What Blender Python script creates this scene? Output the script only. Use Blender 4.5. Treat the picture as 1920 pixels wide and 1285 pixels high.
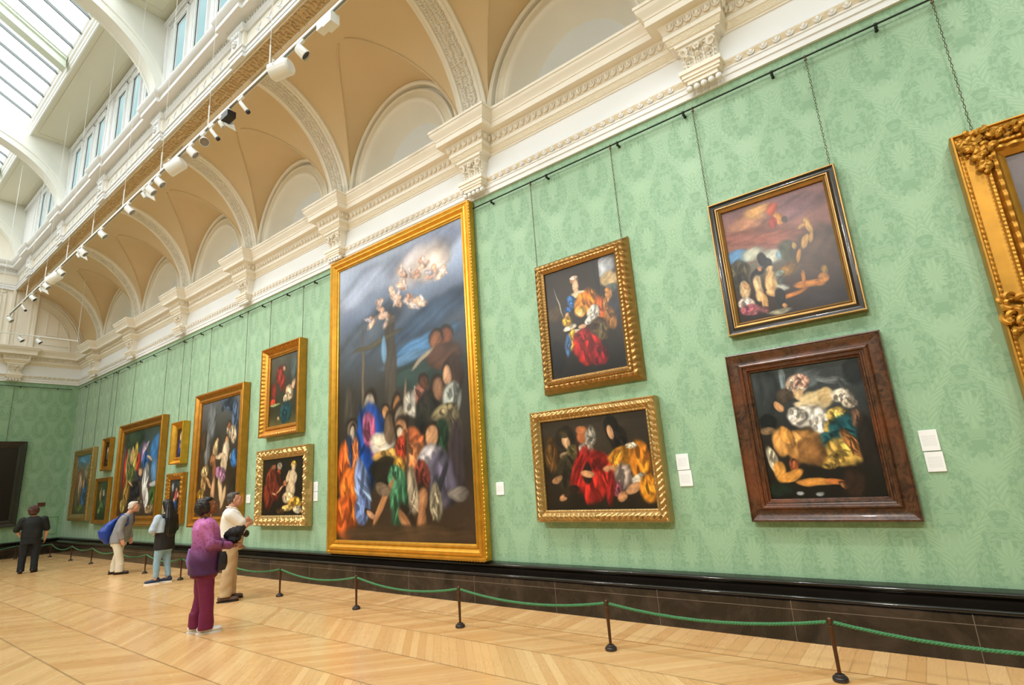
import bpy, math, random
import numpy as np
from mathutils import Vector, Matrix
random.seed(7); RNG = np.random.default_rng(7)
PI = math.pi
for o in list(bpy.data.objects): bpy.data.objects.remove(o)
S = bpy.context.scene
COL = S.collection

# ------------------------------------------------------------------ camera
yaw, pit, rol = math.radians(53.21), math.radians(13.63), math.radians(-3.94)
f_ = Vector((math.sin(yaw)*math.cos(pit), math.cos(yaw)*math.cos(pit), math.sin(pit)))
r_ = Vector((math.cos(yaw), -math.sin(yaw), 0)); u_ = r_.cross(f_)
cr, sr = math.cos(rol), math.sin(rol)
R_ = cr*r_ + sr*u_; U_ = -sr*r_ + cr*u_
cam = bpy.data.cameras.new('camera'); cam.sensor_width = 36; cam.lens = 36*1000/1920
cam.clip_start = 0.05; cam.clip_end = 200
co = bpy.data.objects.new('camera', cam); COL.objects.link(co)
co.matrix_world = Matrix(((R_.x, U_.x, -f_.x, -5.72), (R_.y, U_.y, -f_.y, 0), (R_.z, U_.z, -f_.z, 1.6), (0, 0, 0, 1)))
S.camera = co
# ------------------------------------------------------------------ world and exposure
w = bpy.data.worlds.new('sky'); S.world = w; w.use_nodes = True
w.node_tree.nodes['Background'].inputs[0].default_value = (0.75, 0.88, 1.0, 1)
w.node_tree.nodes['Background'].inputs[1].default_value = 1.0
S.view_settings.view_transform = 'Standard'; S.view_settings.look = 'None'
S.view_settings.exposure = 0.15; S.view_settings.gamma = 1.0
SKYLIGHT, CLEREST = 4.6, 1.0          # strength of the daylight in the frosted panes

# ------------------------------------------------------------------ helpers
def lin(c):
    if isinstance(c, str): c = [int(c[i:i+2], 16)/255 for i in (0, 2, 4)]
    return [x/12.92 if x <= .04045 else ((x+.055)/1.055)**2.4 for x in c]
def tag(o, label=None, cat=None, group=None, kind=None):
    if label: o['label'] = label
    if cat: o['category'] = cat
    if group: o['group'] = group
    if kind: o['kind'] = kind
    return o
def mk(name, verts, faces, mat, parent=None, smooth=False, mi=None, local=False):
    me = bpy.data.meshes.new(name)
    v = np.asarray(verts, float).reshape(-1, 3)
    if parent is not None and not local:
        off = np.array(WL(parent)); v = v - off
    me.from_pydata(v.tolist(), [], [list(map(int, f)) for f in faces])
    for m in (mat if isinstance(mat, (list, tuple)) else [mat]): me.materials.append(m)
    if mi is not None: me.polygons.foreach_set('material_index', list(mi))
    if smooth is True: me.polygons.foreach_set('use_smooth', [True]*len(me.polygons))
    me.update(); me.validate()
    if smooth == 'auto':
        me.polygons.foreach_set('use_smooth', [True]*len(me.polygons))
        me.set_sharp_from_angle(angle=math.radians(35))
    o = bpy.data.objects.new(name, me); COL.objects.link(o)
    if parent is not None: o.parent = parent
    return o
def WL(o):
    p = Vector(o.location)
    while o.parent: o = o.parent; p = p + Vector(o.location)
    return p
def empty(name, loc, rz=0, label=None, cat=None, group=None, kind=None):
    o = bpy.data.objects.new(name, None); COL.objects.link(o); o.location = loc; o.rotation_euler = (0, 0, rz)
    o.empty_display_size = .1
    return tag(o, label, cat, group, kind)
def copy_tree(o, parent=None):
    c = o.copy(); COL.objects.link(c); c.parent = parent
    for ch in o.children: copy_tree(ch, c)
    return c
class MB:
    def __init__(s): s.v = []; s.f = []; s.m = []; s.n = 0
    def add(s, V, F, m=0):
        V = np.asarray(V, float).reshape(-1, 3); s.v.append(V)
        for f in F: s.f.append([i+s.n for i in f]); s.m.append(m)
        s.n += len(V); return s
    def box(s, lo, hi, m=0):
        x0, y0, z0 = lo; x1, y1, z1 = hi
        if x0 > x1: x0, x1 = x1, x0
        if y0 > y1: y0, y1 = y1, y0
        if z0 > z1: z0, z1 = z1, z0
        V = [(x0,y0,z0),(x1,y0,z0),(x1,y1,z0),(x0,y1,z0),(x0,y0,z1),(x1,y0,z1),(x1,y1,z1),(x0,y1,z1)]
        return s.add(V, [(0,3,2,1),(4,5,6,7),(0,1,5,4),(1,2,6,5),(2,3,7,6),(3,0,4,7)], m)
    def tube(s, pts, r, n=8, m=0, caps=True):
        pts = [Vector(p) for p in pts]; k = len(pts)
        rr = r if hasattr(r, '__len__') else [r]*k
        up = None; V = []
        for i, p in enumerate(pts):
            t = (pts[min(i+1, k-1)] - pts[max(i-1, 0)]).normalized()
            if up is None: up = t.orthogonal().normalized()
            else:
                up = (up - t*up.dot(t)); up = up.normalized() if up.length > 1e-6 else t.orthogonal().normalized()
            b = t.cross(up)
            for j in range(n):
                a = 2*PI*j/n; V.append(p + (up*math.cos(a) + b*math.sin(a))*rr[i])
        F = [(i*n+j, i*n+(j+1) % n, (i+1)*n+(j+1) % n, (i+1)*n+j) for i in range(k-1) for j in range(n)]
        if caps: F += [tuple(range(n))[::-1], tuple((k-1)*n+j for j in range(n))]
        return s.add(V, F, m)
    def lathe(s, prof, c=(0,0,0), n=24, m=0, M=None):
        V = []; F = []; k = len(prof)
        for r, z in prof:
            for j in range(n):
                a = 2*PI*j/n; p = Vector((r*math.cos(a), r*math.sin(a), z))
                if M is not None: p = M @ p
                V.append(p + Vector(c))
        F = [(i*n+j, i*n+(j+1) % n, (i+1)*n+(j+1) % n, (i+1)*n+j) for i in range(k-1) for j in range(n)]
        F += [tuple(range(n))[::-1], tuple((k-1)*n+j for j in range(n))]
        return s.add(V, F, m)
    def ball(s, c, r, n=10, k=7, m=0, M=None):
        r = r if hasattr(r, '__len__') else (r, r, r); V = []
        for i in range(1, k):
            t = PI*i/k
            for j in range(n):
                a = 2*PI*j/n; p = Vector((r[0]*math.sin(t)*math.cos(a), r[1]*math.sin(t)*math.sin(a), r[2]*math.cos(t)))
                if M is not None: p = M @ p
                V.append(p + Vector(c))
        for z in (1, -1):
            p = Vector((0, 0, r[2]*z)); p = M @ p if M is not None else p; V.append(p + Vector(c))
        q = (k-1)*n
        F = [(i*n+j, (i+1)*n+j, (i+1)*n+(j+1) % n, i*n+(j+1) % n) for i in range(k-2) for j in range(n)]
        F += [(q, j, (j+1) % n) for j in range(n)] + [(q+1, (k-2)*n+(j+1) % n, (k-2)*n+j) for j in range(n)]
        return s.add(V, F, m)
    def build(s, name, mat, parent=None, smooth=False, local=False):
        return mk(name, np.concatenate(s.v), s.f, mat, parent, smooth, s.m if isinstance(mat, (list, tuple)) else None, local)

# ---- node expressions
class X:
    nt = None
    def __init__(s, k): s.k = k
    @staticmethod
    def w(v): return v if isinstance(v, X) else X(v)
    def op(s, o, b=None, c=None):
        n = X.nt.nodes.new('ShaderNodeMath'); n.operation = o
        for i, v in enumerate((s, b, c)):
            if v is None: continue
            v = X.w(v)
            if isinstance(v.k, (int, float)): n.inputs[i].default_value = v.k
            else: X.nt.links.new(v.k, n.inputs[i])
        return X(n.outputs[0])
    def __add__(s, b): return s.op('ADD', b)
    __radd__ = __add__
    def __mul__(s, b): return s.op('MULTIPLY', b)
    __rmul__ = __mul__
    def __sub__(s, b): return s.op('SUBTRACT', b)
    def __rsub__(s, b): return X.w(b).op('SUBTRACT', s)
    def __truediv__(s, b): return s.op('DIVIDE', b)
    def floor(s): return s.op('FLOOR')
    def frac(s): return s.op('FRACT')
    def abs(s): return s.op('ABSOLUTE')
    def sin(s): return s.op('SINE')
    def cos(s): return s.op('COSINE')
    def sqrt(s): return s.op('SQRT')
    def lt(s, b): return s.op('LESS_THAN', b)
    def gt(s, b): return s.op('GREATER_THAN', b)
    def max(s, b): return s.op('MAXIMUM', b)
    def min(s, b): return s.op('MINIMUM', b)
    def step(s, lo, hi):
        n = X.nt.nodes.new('ShaderNodeMapRange'); n.interpolation_type = 'SMOOTHSTEP'
        X.nt.links.new(s.k, n.inputs[0]); n.inputs[1].default_value = lo; n.inputs[2].default_value = hi
        return X(n.outputs[0])
def new_mat(name, col=(.8,.8,.8), rough=.5, metal=0, spec=.5, coat=0):
    m = bpy.data.materials.new(name); m.use_nodes = True; nt = m.node_tree
    b = nt.nodes['Principled BSDF']
    b.inputs['Base Color'].default_value = (*lin(col), 1); b.inputs['Roughness'].default_value = rough
    b.inputs['Metallic'].default_value = metal; b.inputs['Specular IOR Level'].default_value = spec
    b.inputs['Coat Weight'].default_value = coat
    X.nt = nt
    return m, nt, b
def coords(kind='Object'):
    tc = X.nt.nodes.new('ShaderNodeTexCoord'); sp = X.nt.nodes.new('ShaderNodeSeparateXYZ')
    X.nt.links.new(tc.outputs[kind], sp.inputs[0]); return [X(sp.outputs[i]) for i in range(3)], tc.outputs[kind]
def vec(x, y, z=0):
    n = X.nt.nodes.new('ShaderNodeCombineXYZ')
    for i, v in enumerate((x, y, z)):
        v = X.w(v)
        if isinstance(v.k, (int, float)): n.inputs[i].default_value = v.k
        else: X.nt.links.new(v.k, n.inputs[i])
    return n.outputs[0]
def noise(v, scale=5, detail=3, rough=.5, dist=0):
    n = X.nt.nodes.new('ShaderNodeTexNoise'); X.nt.links.new(v, n.inputs['Vector'])
    n.inputs['Scale'].default_value = scale; n.inputs['Detail'].default_value = detail
    n.inputs['Roughness'].default_value = rough; n.inputs['Distortion'].default_value = dist
    return X(n.outputs['Fac'])
def white(v):
    n = X.nt.nodes.new('ShaderNodeTexWhiteNoise'); n.noise_dimensions = '3D'; X.nt.links.new(v, n.inputs['Vector']); return X(n.outputs['Value'])
def voro(v, scale, feat='F1', out='Distance'):
    n = X.nt.nodes.new('ShaderNodeTexVoronoi'); n.feature = feat; X.nt.links.new(v, n.inputs['Vector']); n.inputs['Scale'].default_value = scale
    return X(n.outputs[out])
def mix(fac, a, b):
    n = X.nt.nodes.new('ShaderNodeMix'); n.data_type = 'RGBA'
    X.nt.links.new(fac.k, n.inputs[0])
    for i, v in ((6, a), (7, b)):
        if isinstance(v, (list, tuple, str)): n.inputs[i].default_value = (*lin(v), 1)
        else: X.nt.links.new(v, n.inputs[i])
    return n.outputs[2]
def bump(b, h, strength=.3, dist=.01):
    n = X.nt.nodes.new('ShaderNodeBump'); n.inputs['Strength'].default_value = strength; n.inputs['Distance'].default_value = dist
    X.nt.links.new(h.k, n.inputs['Height']); X.nt.links.new(n.outputs[0], b.inputs['Normal'])
def simple(name, col, rough=.5, metal=0, nz=None, amt=.15, bmp=0, spec=.5, coat=0):
    m, nt, b = new_mat(name, col, rough, metal, spec, coat)
    if nz:
        _, v = coords(); n = noise(v, nz, 4)
        c = np.array(lin(col)); mxn = nt.nodes.new('ShaderNodeMix'); mxn.data_type = 'RGBA'
        mxn.inputs[6].default_value = (*(c*(1-amt)), 1); mxn.inputs[7].default_value = (*np.minimum(c*(1+amt), 1), 1)
        nt.links.new(n.k, mxn.inputs[0]); nt.links.new(mxn.outputs[2], b.inputs['Base Color'])
        if bmp: bump(b, n, .5, bmp)
    return m
def emit(name, col, st):
    m = bpy.data.materials.new(name); m.use_nodes = True; nt = m.node_tree; nt.nodes.clear()
    e = nt.nodes.new('ShaderNodeEmission'); e.inputs[0].default_value = (*lin(col), 1); e.inputs[1].default_value = st
    o = nt.nodes.new('ShaderNodeOutputMaterial'); nt.links.new(e.outputs[0], o.inputs[0]); return m

# ------------------------------------------------------------------ materials of the room
CREAM = simple('cream_plaster', 'f3ecdd', .55, nz=3, amt=.03)
IVORY = simple('ivory_plaster', 'edeeed', .5, nz=2, amt=.03)
VAULT = simple('vault_shade_tan', 'dfc69c', .6, nz=2, amt=.04)  # warm shade of the cove put into the colour; plaster itself is paler
def orn_mat(name, col, scale, st, dist):
    m, nt, b = new_mat(name, col, .55)
    _, v = coords(); d = voro(v, scale, 'SMOOTH_F1'); n = noise(v, scale*.7, 3, .6, 1.5)
    bump(b, d*.7 + n, st*.6, dist*.5); return m
ORN = orn_mat('carved_plaster', 'f0eade', 16, 1.0, .06)
ORNF = orn_mat('carved_band', 'eadfc6', 34, 1.0, .03)
SOFFIT = orn_mat('carved_soffit', 'e2c79c', 15, 1.0, .09)
def damask(name, repy):
    m, nt, b = new_mat(name, '8fbb87', .55)
    (x, y, z), v = coords()
    h = y if repy else x
    nz = noise(v, 22, 2, .6) - .5
    nl = noise(v, 60, 2, .6) - .5
    U = h/.62; T = z/1.16
    def cell(du, dv):
        u = U + du; t = T + dv
        aa = (u.frac() - .5).abs()*.62; cc = (t.frac() - .5)*1.16
        sy = cc + .30; rad = (aa*aa + sy*sy*1.4).sqrt(); ang = sy.op('ARCTAN2', aa)
        fl = (rad - (.135 + (ang*9).cos()*.016 + nl*.05)).step(.008, -.004)
        petal = ((ang*9).cos()*.5 + .5)*(rad.step(.03, .12))*.45
        fl = fl*(1 - petal)
        sx = (cc*5.4 + .9).sin()*.135 + .155
        lw = (cc*5.4 + 1.9).cos().abs()*.05 + .006
        fr = ((cc*60 - aa*40).sin()*.5 + .5)*.032
        le = ((aa - sx).abs() - (lw + fr + nz*.04)).step(.006, -.004)
        le = le*(1 - ((cc*120 - (aa - sx).abs()*150).sin()*.5+.5)*.55)*(1 - ((aa - sx).abs().lt(.006))*.5)
        py = cc - .17; pr = (aa*aa*2.2 + py*py*.6).sqrt(); pa = py.op('ARCTAN2', aa)
        pm = (pr - (.105 + (pa*13).cos()*.022 + nl*.05)).step(.008, -.004)
        return fl.max(le).max(pm*(1 - ((pa*13).sin()*.5+.5)*.4))
    sym = vec((U*2*PI).cos()*.9, (T*2*PI).sin()*1.0, (T*2*PI).cos()*1.0)
    m1 = noise(sym, 4.2, 3, .6, .8)
    fill = m1.step(.47, .52)*(1 - ((m1*55).sin()*.5+.5)*.3)
    pat = cell(0.0, .06).max(cell(.5, .56)*.8).max(fill*.62)
    soft = noise(v, .8, 2)
    pat = pat.min(1).max(0)
    col = mix(pat, '80a583', '98ba97')
    nt.links.new(col, b.inputs['Base Color'])
    rg = .62 - pat*.12; nt.links.new(rg.k, b.inputs['Roughness'])
    b.inputs['Sheen Weight'].default_value = .4
    b.inputs['Sheen Roughness'].default_value = .4
    return m
DAM = damask('green_damask', True); DAMX = damask('green_damask_end', False)
def marble():
    m, nt, b = new_mat('black_marble', '2b2421', .16)
    (x, y, z), v = coords(); n = noise(v, 2.2, 6, .65, 1.2); q = noise(v, 9, 4, .7, 2)
    c1 = mix(n.step(.35, .75), '1b1613', '40342c'); c2 = mix(q.step(.62, .8)*.35, c1, '6a5a45')
    ln = ((y/1.25).frac().lt(.004)).max((z-.262).abs().lt(.0025))
    nt.links.new(mix(ln*.6, c2, '8a7c70'), b.inputs['Base Color']); return m
MARB = marble()
MARBG = simple('polished_marble', '17130f', .10, nz=3, amt=.4)
def parquet():
    m, nt, b = new_mat('oak_parquet', 'd9a55e', .3)
    (x, y, z), v = coords()
    X1 = (x + .78)*-1
    s = (X1/.62).floor(); fx = X1 - s*.62
    sgn = ((s*.5).frac()*4) - 1
    vv = y + sgn*fx
    bx = X1.lt(0)
    k = (vv/.105).floor(); kb = (y/.115).floor()
    kk = k*(1-bx) + kb*bx + 0
    rnd = white(vec(s*(1-bx), kk, 3.3))
    fr = (vv/.105).frac()*(1-bx) + (y/.115).frac()*bx
    joint = (fr.lt(.035)).max(fr.gt(.965))
    sf = (X1/.62).frac(); seam = (sf.lt(.014)).max(sf.gt(.986))*(1-bx)
    seam2 = ((X1).abs().lt(.01))
    along = (fx*1.0)*(1-bx) + x*bx
    g = noise(vec(along*2.2 + rnd*9, fr*3 + kk, rnd*5), 3, 4, .6, .4)
    big = noise(v, .5, 2)
    t = rnd*.62 + g*.45 + (sgn*.06) + big*.3 - .18
    c = mix(t.min(1).max(0), 'd6a063', 'f3ca90')
    c = mix(joint*.28, c, '7d5226'); c = mix(seam.max(seam2)*.5, c, '6b4522')
    kn = (noise(vec(along*6+rnd*4, fr*2+kk, rnd), 4, 3, .6, 2)).step(.66, .78)
    c = mix(kn*.3, c, '8a5a30')
    nt.links.new(c, b.inputs['Base Color'])
    rg = .17 + noise(v, 1.7, 3)*.16 + g*.06; nt.links.new(rg.k, b.inputs['Roughness'])
    b.inputs['Coat Weight'].default_value = .3; b.inputs['Coat Roughness'].default_value = .15
    bump(b, g*.3 - joint, .15, .002); return m
FLOOR = parquet()
SKYG = emit('frosted_skylight', 'f7fcff', SKYLIGHT)
def pane_mat():
    m = bpy.data.materials.new('clerestory_pane'); m.use_nodes = True; nt = m.node_tree; nt.nodes.clear(); X.nt = nt
    _, v = coords(); n = noise(v, .45, 2)
    e = nt.nodes.new('ShaderNodeEmission'); e.inputs[1].default_value = CLEREST
    nt.links.new(mix(n.step(.35, .7), 'a4cfd0', 'd4ecf0'), e.inputs[0])
    o = nt.nodes.new('ShaderNodeOutputMaterial'); nt.links.new(e.outputs[0], o.inputs[0]); return m
PANE = pane_mat()

# ------------------------------------------------------------------ room dimensions
YF, YN, XL = 24.0, -6.0, -11.4
ZT = 5.68
PIL = [1.22 - 3.48, 1.22, 4.70, 8.22, 11.70, 15.17, 18.66, 22.1]
ntrim = [0]
def trim(mb_or, mat, smooth='auto', **k):
    ntrim[0] += 1
    o = mb_or.build('trim_%d' % ntrim[0], mat, smooth=smooth); tag(o, kind='structure', **k); return o

def sweep(path, prof, mats=None, closed=True):
    """profile (p outward into the room, z) along a plan path, mitred; inward = left of travel"""
    P = [np.array(p, float) for p in path]; n = len(P); offs = []
    for i in range(n):
        a, b, c = P[i-1], P[i], P[(i+1) % n]
        d1 = (b-a)/np.linalg.norm(b-a) if (closed or i > 0) else None
        d2 = (c-b)/np.linalg.norm(c-b) if (closed or i < n-1) else None
        if d1 is None: d1 = d2
        if d2 is None: d2 = d1
        n1 = np.array([-d1[1], d1[0]]); n2 = np.array([-d2[1], d2[0]])
        mth = (n1+n2); mth = mth/(1+n1@n2); offs.append(mth)
    mb = MB(); V = []; k = len(prof)
    for i in range(n):
        for p, z in prof:
            q = P[i] + offs[i]*p; V.append((q[0], q[1], z))
    F = []; mi = []
    for i in range(n if closed else n-1):
        j = (i+1) % n
        for t in range(k-1):
            F.append((i*k+t, j*k+t, j*k+t+1, i*k+t+1)); mi.append(mats[t] if mats else 0)
    for f, q in zip(F, mi): pass
    mb.v = [np.array(V)]; mb.f = [list(f) for f in F]; mb.m = mi; mb.n = len(V); return mb
FARP = [-1.83, -5.7, -9.57]
def wall_path(b, h, xr=0.0):
    """closed plan loop of the room with breaks of depth b, half width h at every pilaster"""
    L = [(xr, YN)]
    for y in PIL:
        if y-h > YN: L += [(xr, y-h), (xr-b, y-h), (xr-b, y+h), (xr, y+h)]
    L += [(xr, YF)]
    for x in FARP: L += [(x+h, YF), (x+h, YF-b), (x-h, YF-b), (x-h, YF)]
    xl = XL - xr
    L += [(xl, YF)]
    for y in reversed(PIL): L += [(xl, y+h), (xl+b, y+h), (xl+b, y-h), (xl, y-h)]
    L += [(xl, YN)]
    return L
RECT = [(0, YN), (0, YF), (XL, YF), (XL, YN)]
def st(o): return tag(o, kind='structure')

# floor, walls
mb = MB(); mb.add([(XL, YN, 0), (0, YN, 0), (0, YF, 0), (XL, YF, 0)], [(0, 1, 2, 3)]); st(mb.build('floor', FLOOR))
mb = MB(); mb.add([(0, YN, .3), (0, YF, .3), (0, YF, 6.4), (0, YN, 6.4)], [(3, 2, 1, 0)]); st(mb.build('wall_right', DAM))
mb = MB(); mb.add([(XL, YN, .3), (XL, YF, .3), (XL, YF, 6.4), (XL, YN, 6.4)], [(0, 1, 2, 3)]); st(mb.build('wall_left', DAM))
mb = MB(); mb.add([(XL, YF, .3), (0, YF, .3), (0, YF, 6.4), (XL, YF, 6.4)], [(0, 3, 2, 1)]); st(mb.build('wall_far', DAMX))
mb = MB(); mb.add([(XL, YN, .3), (0, YN, .3), (0, YN, 6.4), (XL, YN, 6.4)], [(0, 1, 2, 3)]); st(mb.build('wall_near', DAMX))

# black marble skirting
def arc(c, r, a0, a1, n=6): return [(c[0]+r*math.cos(math.radians(a0+(a1-a0)*i/n)), c[1]+r*math.sin(math.radians(a0+(a1-a0)*i/n))) for i in range(n+1)]
prof = [(.20, 0), (.20, .325), (.185, .33)] + arc((.175, .352), .022, -70, 90, 5) + [(.15, .376), (.115, .392), (.085, .41), (.07, .425)] + arc((.07, .452), .026, -80, 90, 5) + [(.03, .485), (0, .49)]
mt = [0]*2 + [1]*(len(prof)-3)
b_ = sweep(RECT, prof, mt); o = b_.build('baseboard_room', [MARB, MARBG], smooth='auto'); st(o)

# lower entablature: architrave + frieze (plain), cornice (with breaks)
arch = [(0, ZT-.0), (.035, ZT), (.035, ZT+.07), (.05, ZT+.075), (.05, ZT+.13), (.062, ZT+.14), (.062, ZT+.155), (.05, ZT+.165), (.075, ZT+.20), (.09, ZT+.225), (.09, ZT+.24), (.02, ZT+.25), (.02, 6.30)]
trim(sweep(RECT, arch, [0]*7 + [1]*2 + [0]*3), [IVORY, ORNF], label='cream architrave moulding over the green walls')
corn = [(.02, 6.27), (.035, 6.275), (.035, 6.29), (.05, 6.30), (.075, 6.37), (.085, 6.375), (.085, 6.435), (.075, 6.44), (.085, 6.445), (.11, 6.54), (.125, 6.555), (.225, 6.565), (.225, 6.65), (.235, 6.655), (.235, 6.668), (.245, 6.69), (.285, 6.74), (.295, 6.76), (.30, 6.79), (.312, 6.795), (.312, 6.835), (-.3, 6.84)]
trim(sweep(wall_path(.20, .25), corn, [0, 0, 0, 1, 0] + [0]*16), [CREAM, ORNF], label='cream cornice with egg mouldings breaking forward over each bracket')

# egg-and-dart course and lower egg course
eg = MB()
for p in PIL: eg.box((-.222, p-.268, 6.262), (0, p+.268, 6.285))
for x in FARP: eg.box((x-.268, YF-.222, 6.262), (x+.268, YF, 6.285))
def egg(c, t, n_, s=1.0, m=0):
    M = Matrix((Vector(t), Vector(n_), Vector((0, 0, 1)))).transposed()
    eg.ball(Vector(c)+Vector(n_)*.008, (.028*s, .04*s, .043*s), 8, 5, m, M)
    pts = []
    for i in range(9):
        a = PI + PI*i/8; pts.append(Vector(c) + Vector(t)*(.04*s*math.cos(a)) + Vector((0, 0, 1))*(.05*s*math.sin(a)+.01*s) + Vector(n_)*.006)
    pts = [pts[0]+Vector((0, 0, .03*s))] + pts + [pts[-1]+Vector((0, 0, .03*s))]
    eg.tube([p+Vector(n_)*.012 for p in pts], .011*s, 4, m, False)
def course(z, off, brk, h, step, s=1.0, y0=-1.6):
    y = y0
    while y < YF - off - .02:
        d = min(abs(y-p) for p in PIL)
        if d < h + off - .02: egg((-off-brk, y, z), (0, 1, 0), (-1, 0, 0), s)
        elif d > h + off + .05: egg((-off, y, z), (0, 1, 0), (-1, 0, 0), s)
        y += step
    for p in PIL[1:]:
        for sg, in ((-1,),):
            for q in (.05, .05+step): egg((-off-q*.9, p+sg*(h+off), z), (1, 0, 0), (0, sg, 0), s)
    x = -off-.04
    while x > -4.2:
        d = min(abs(x-p) for p in FARP)
        if d < h + off - .02: egg((x, YF-off-brk, z), (1, 0, 0), (0, -1, 0), s)
        elif d > h + off + .05: egg((x, YF-off, z), (1, 0, 0), (0, -1, 0), s)
        x -= step
course(6.497, .093, .20, .25, .105)
trim(eg, CREAM, smooth=True, label='course of plaster eggs under the cornice')
eg = MB()
y = -1.5
while y < YF-.1:
    if min(abs(y-p) for p in PIL) > .27: egg((-.052, y, ZT+.20), (0, 1, 0), (-1, 0, 0), .85)
    y += .13
x = -.15
while x > -4.2:
    if min(abs(x-p) for p in FARP) > .27: egg((x, YF-.052, ZT+.20), (1, 0, 0), (0, -1, 0), .85)
    x -= .13
trim(eg, IVORY, smooth=True, label='small plaster eggs along the architrave')

# scrolled acanthus brackets with five drops
def bracket():
    root = empty('trim_bracket', (0, 0, 0), kind='structure')
    mb = MB()
    # base block (fits over the architrave)
    for (a, z0, z1, d) in ((.17, ZT+.08, ZT+.125, .17), (.20, ZT+.125, ZT+.155, .19), (.215, ZT+.155, ZT+.20, .205), (.235, ZT+.20, ZT+.25, .225)):
        mb.box((-d, -a, z0), (0, a, z1))
    # abacus
    mb.box((-.235, -.235, 6.245), (0, .235, 6.275)); mb.box((-.205, -.215, 6.215), (0, .215, 6.245))
    # concave bell
    P = [(.175, ZT+.25, .135), (.172, 5.98, .13), (.178, 6.06, .135), (.192, 6.14, .16), (.205, 6.215, .19)]
    V = []
    for a, z, d in P: V += [(-d, -a, z), (-d, a, z), (0, a, z), (0, -a, z)]
    F = []
    for i in range(len(P)-1):
        for j in range(4): F.append((i*4+j, i*4+(j+1) % 4, (i+1)*4+(j+1) % 4, (i+1)*4+j))
    mb.add(V, F)
    # leaves
    rg = random.Random(3)
    def leaf(y, z, dx, hgt, wd, lean=0):
        for s in range(5):
            t = s/4
            zz = z + hgt*t; xx = -dx - .012 - .05*t**3; w = wd*(1-.35*t)
            mb.ball((xx, y+lean*t, zz), (.018, w*.35, hgt*.17), 8, 5)
            for sg in (-1, 1):
                M = Matrix.Rotation(sg*.7, 3, 'X')
                mb.ball((xx+.006, y+lean*t+sg*w*.55, zz+.012), (.013, w*.3, hgt*.13), 6, 5, M=M)
        mb.ball((-dx-.085, y+lean, z+hgt), (.03, wd*.45, .02), 8, 5)
    for y in (-.11, 0, .11): leaf(y, ZT+.26, .125, .14, .055)
    for y in (-.055, .055): leaf(y, ZT+.30, .13, .21, .06)
    leaf(-.15, ZT+.28, .13, .22, .045, -.02); leaf(.15, ZT+.28, .13, .22, .045, .02)
    for sg in (-1, 1):     # volutes
        pts = []
        for i in range(22):
            a = i/21*2.2*2*PI; r = .055*(1-i/24)
            pts.append((-.195-.012*math.sin(a), sg*(.15 + r*math.cos(a)*.9), 6.165 + r*math.sin(a)))
        mb.tube(pts, .014, 6)
    for i in range(6):
        a = i*PI/3; mb.ball((-.215, .03*math.cos(a), 6.175+.03*math.sin(a)), (.014, .017, .017), 6, 5)
    mb.ball((-.225, 0, 6.175), .015, 6, 5)
    o = mb.build('bracket_body', CREAM, root, smooth='auto')
    for i in range(5):
        s = MB(); s.ball((-.135, (i-2)*.082, ZT+.045), (.036, .036, .036), 14, 10); s.build('ball_drop', IVORY, root, smooth=True)
    return root
br0 = bracket(); brs = [br0] + [copy_tree(br0) for _ in range(9)]
for i, y in enumerate([p for p in PIL if p > -1] ):
    o = brs[i]; ntrim[0] += 1; o.name = 'trim_%d' % ntrim[0]; o.location = (0, y, 0)
for j, x in enumerate((-1.83, -5.7)):
    o = brs[7+j]; ntrim[0] += 1; o.name = 'trim_%d' % ntrim[0]; o.location = (x, YF, 0); o.rotation_euler = (0, 0, PI/2)
o = brs[9]
for c in list(o.children): bpy.data.objects.remove(c)
bpy.data.objects.remove(o)

# ------------------------------------------------------------------ groined cove over the wall
ZS, AX, BZ, NE = 6.95, 1.72, 1.93, 1.85
HW, C0, C1 = 1.46, 1.63, .285
def zc(u, n=NE, b=BZ): return ZS + b*(max(0, 1-(1-u)**n))**(1/n)
def zl(v, u): return ZS + (C0 + C1*u)*math.sqrt(max(0, 1-v*v))
def ug(v):
    lo, hi = 0.0, 1.0
    if zc(1) <= zl(v, 1): return 1.0
    for _ in range(40):
        m = (lo+hi)/2
        if zc(m) < zl(v, m): lo = m
        else: hi = m
    return lo
def vault_bay(y0, y1, mirror=False):
    yc = (y0+y1)/2; NY, NC, NL = 56, 18, 18
    mb = MB(); gro = []
    ys = [-math.cos(PI*i/NY) for i in range(NY+1)]
    V = []; rows = NC + NL + 1
    for v in ys:
        g = ug(v); gro.append((-AX*g, yc+v*HW, zc(g)))
        for i in range(NL+1):
            u = g*i/NL; V.append((-AX*u, yc+v*HW, zl(v, u)))
        for i in range(1, NC+1):
            u = g + (1-g)*(1-math.cos(PI/2*i/NC)) if g > .3 else g + (1-g)*(i/NC)**1.3
            V.append((-AX*u, yc+v*HW, zc(u)))
    F = [(i*rows+j, (i+1)*rows+j, (i+1)*rows+j+1, i*rows+j+1) for i in range(NY) for j in range(rows-1)]
    mb.add(V, F)
    # plain cove strips beside the ribs
    for a, b in ((y0, yc-HW), (yc+HW, y1)):
        n = 24; VV = []
        for i in range(n+1):
            u = (i/n)**1.6; z = zc(u); VV += [(-AX*u, a, z), (-AX*u, b, z)]
        mb.add([(0, a, 6.8), (0, b, 6.8)] + VV, [(2*i, 2*i+1, 2*i+3, 2*i+2) for i in range(n+1)])
    # raised roll along the groins
    gg = [p for p in gro if p[0] > -AX*.97]
    h = len(gg)//2
    def lift(ps): return [(p[0]-.004, p[1], p[2]-.008) for p in ps]
    L = [p for p in gro if p[1] < yc and p[0] > -AX*.985]; Rr = [p for p in gro if p[1] > yc and p[0] > -AX*.985]
    for ps in (L, Rr):
        if len(ps) > 2: mb.tube(lift(ps), .016, 6)
    return mb
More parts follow.
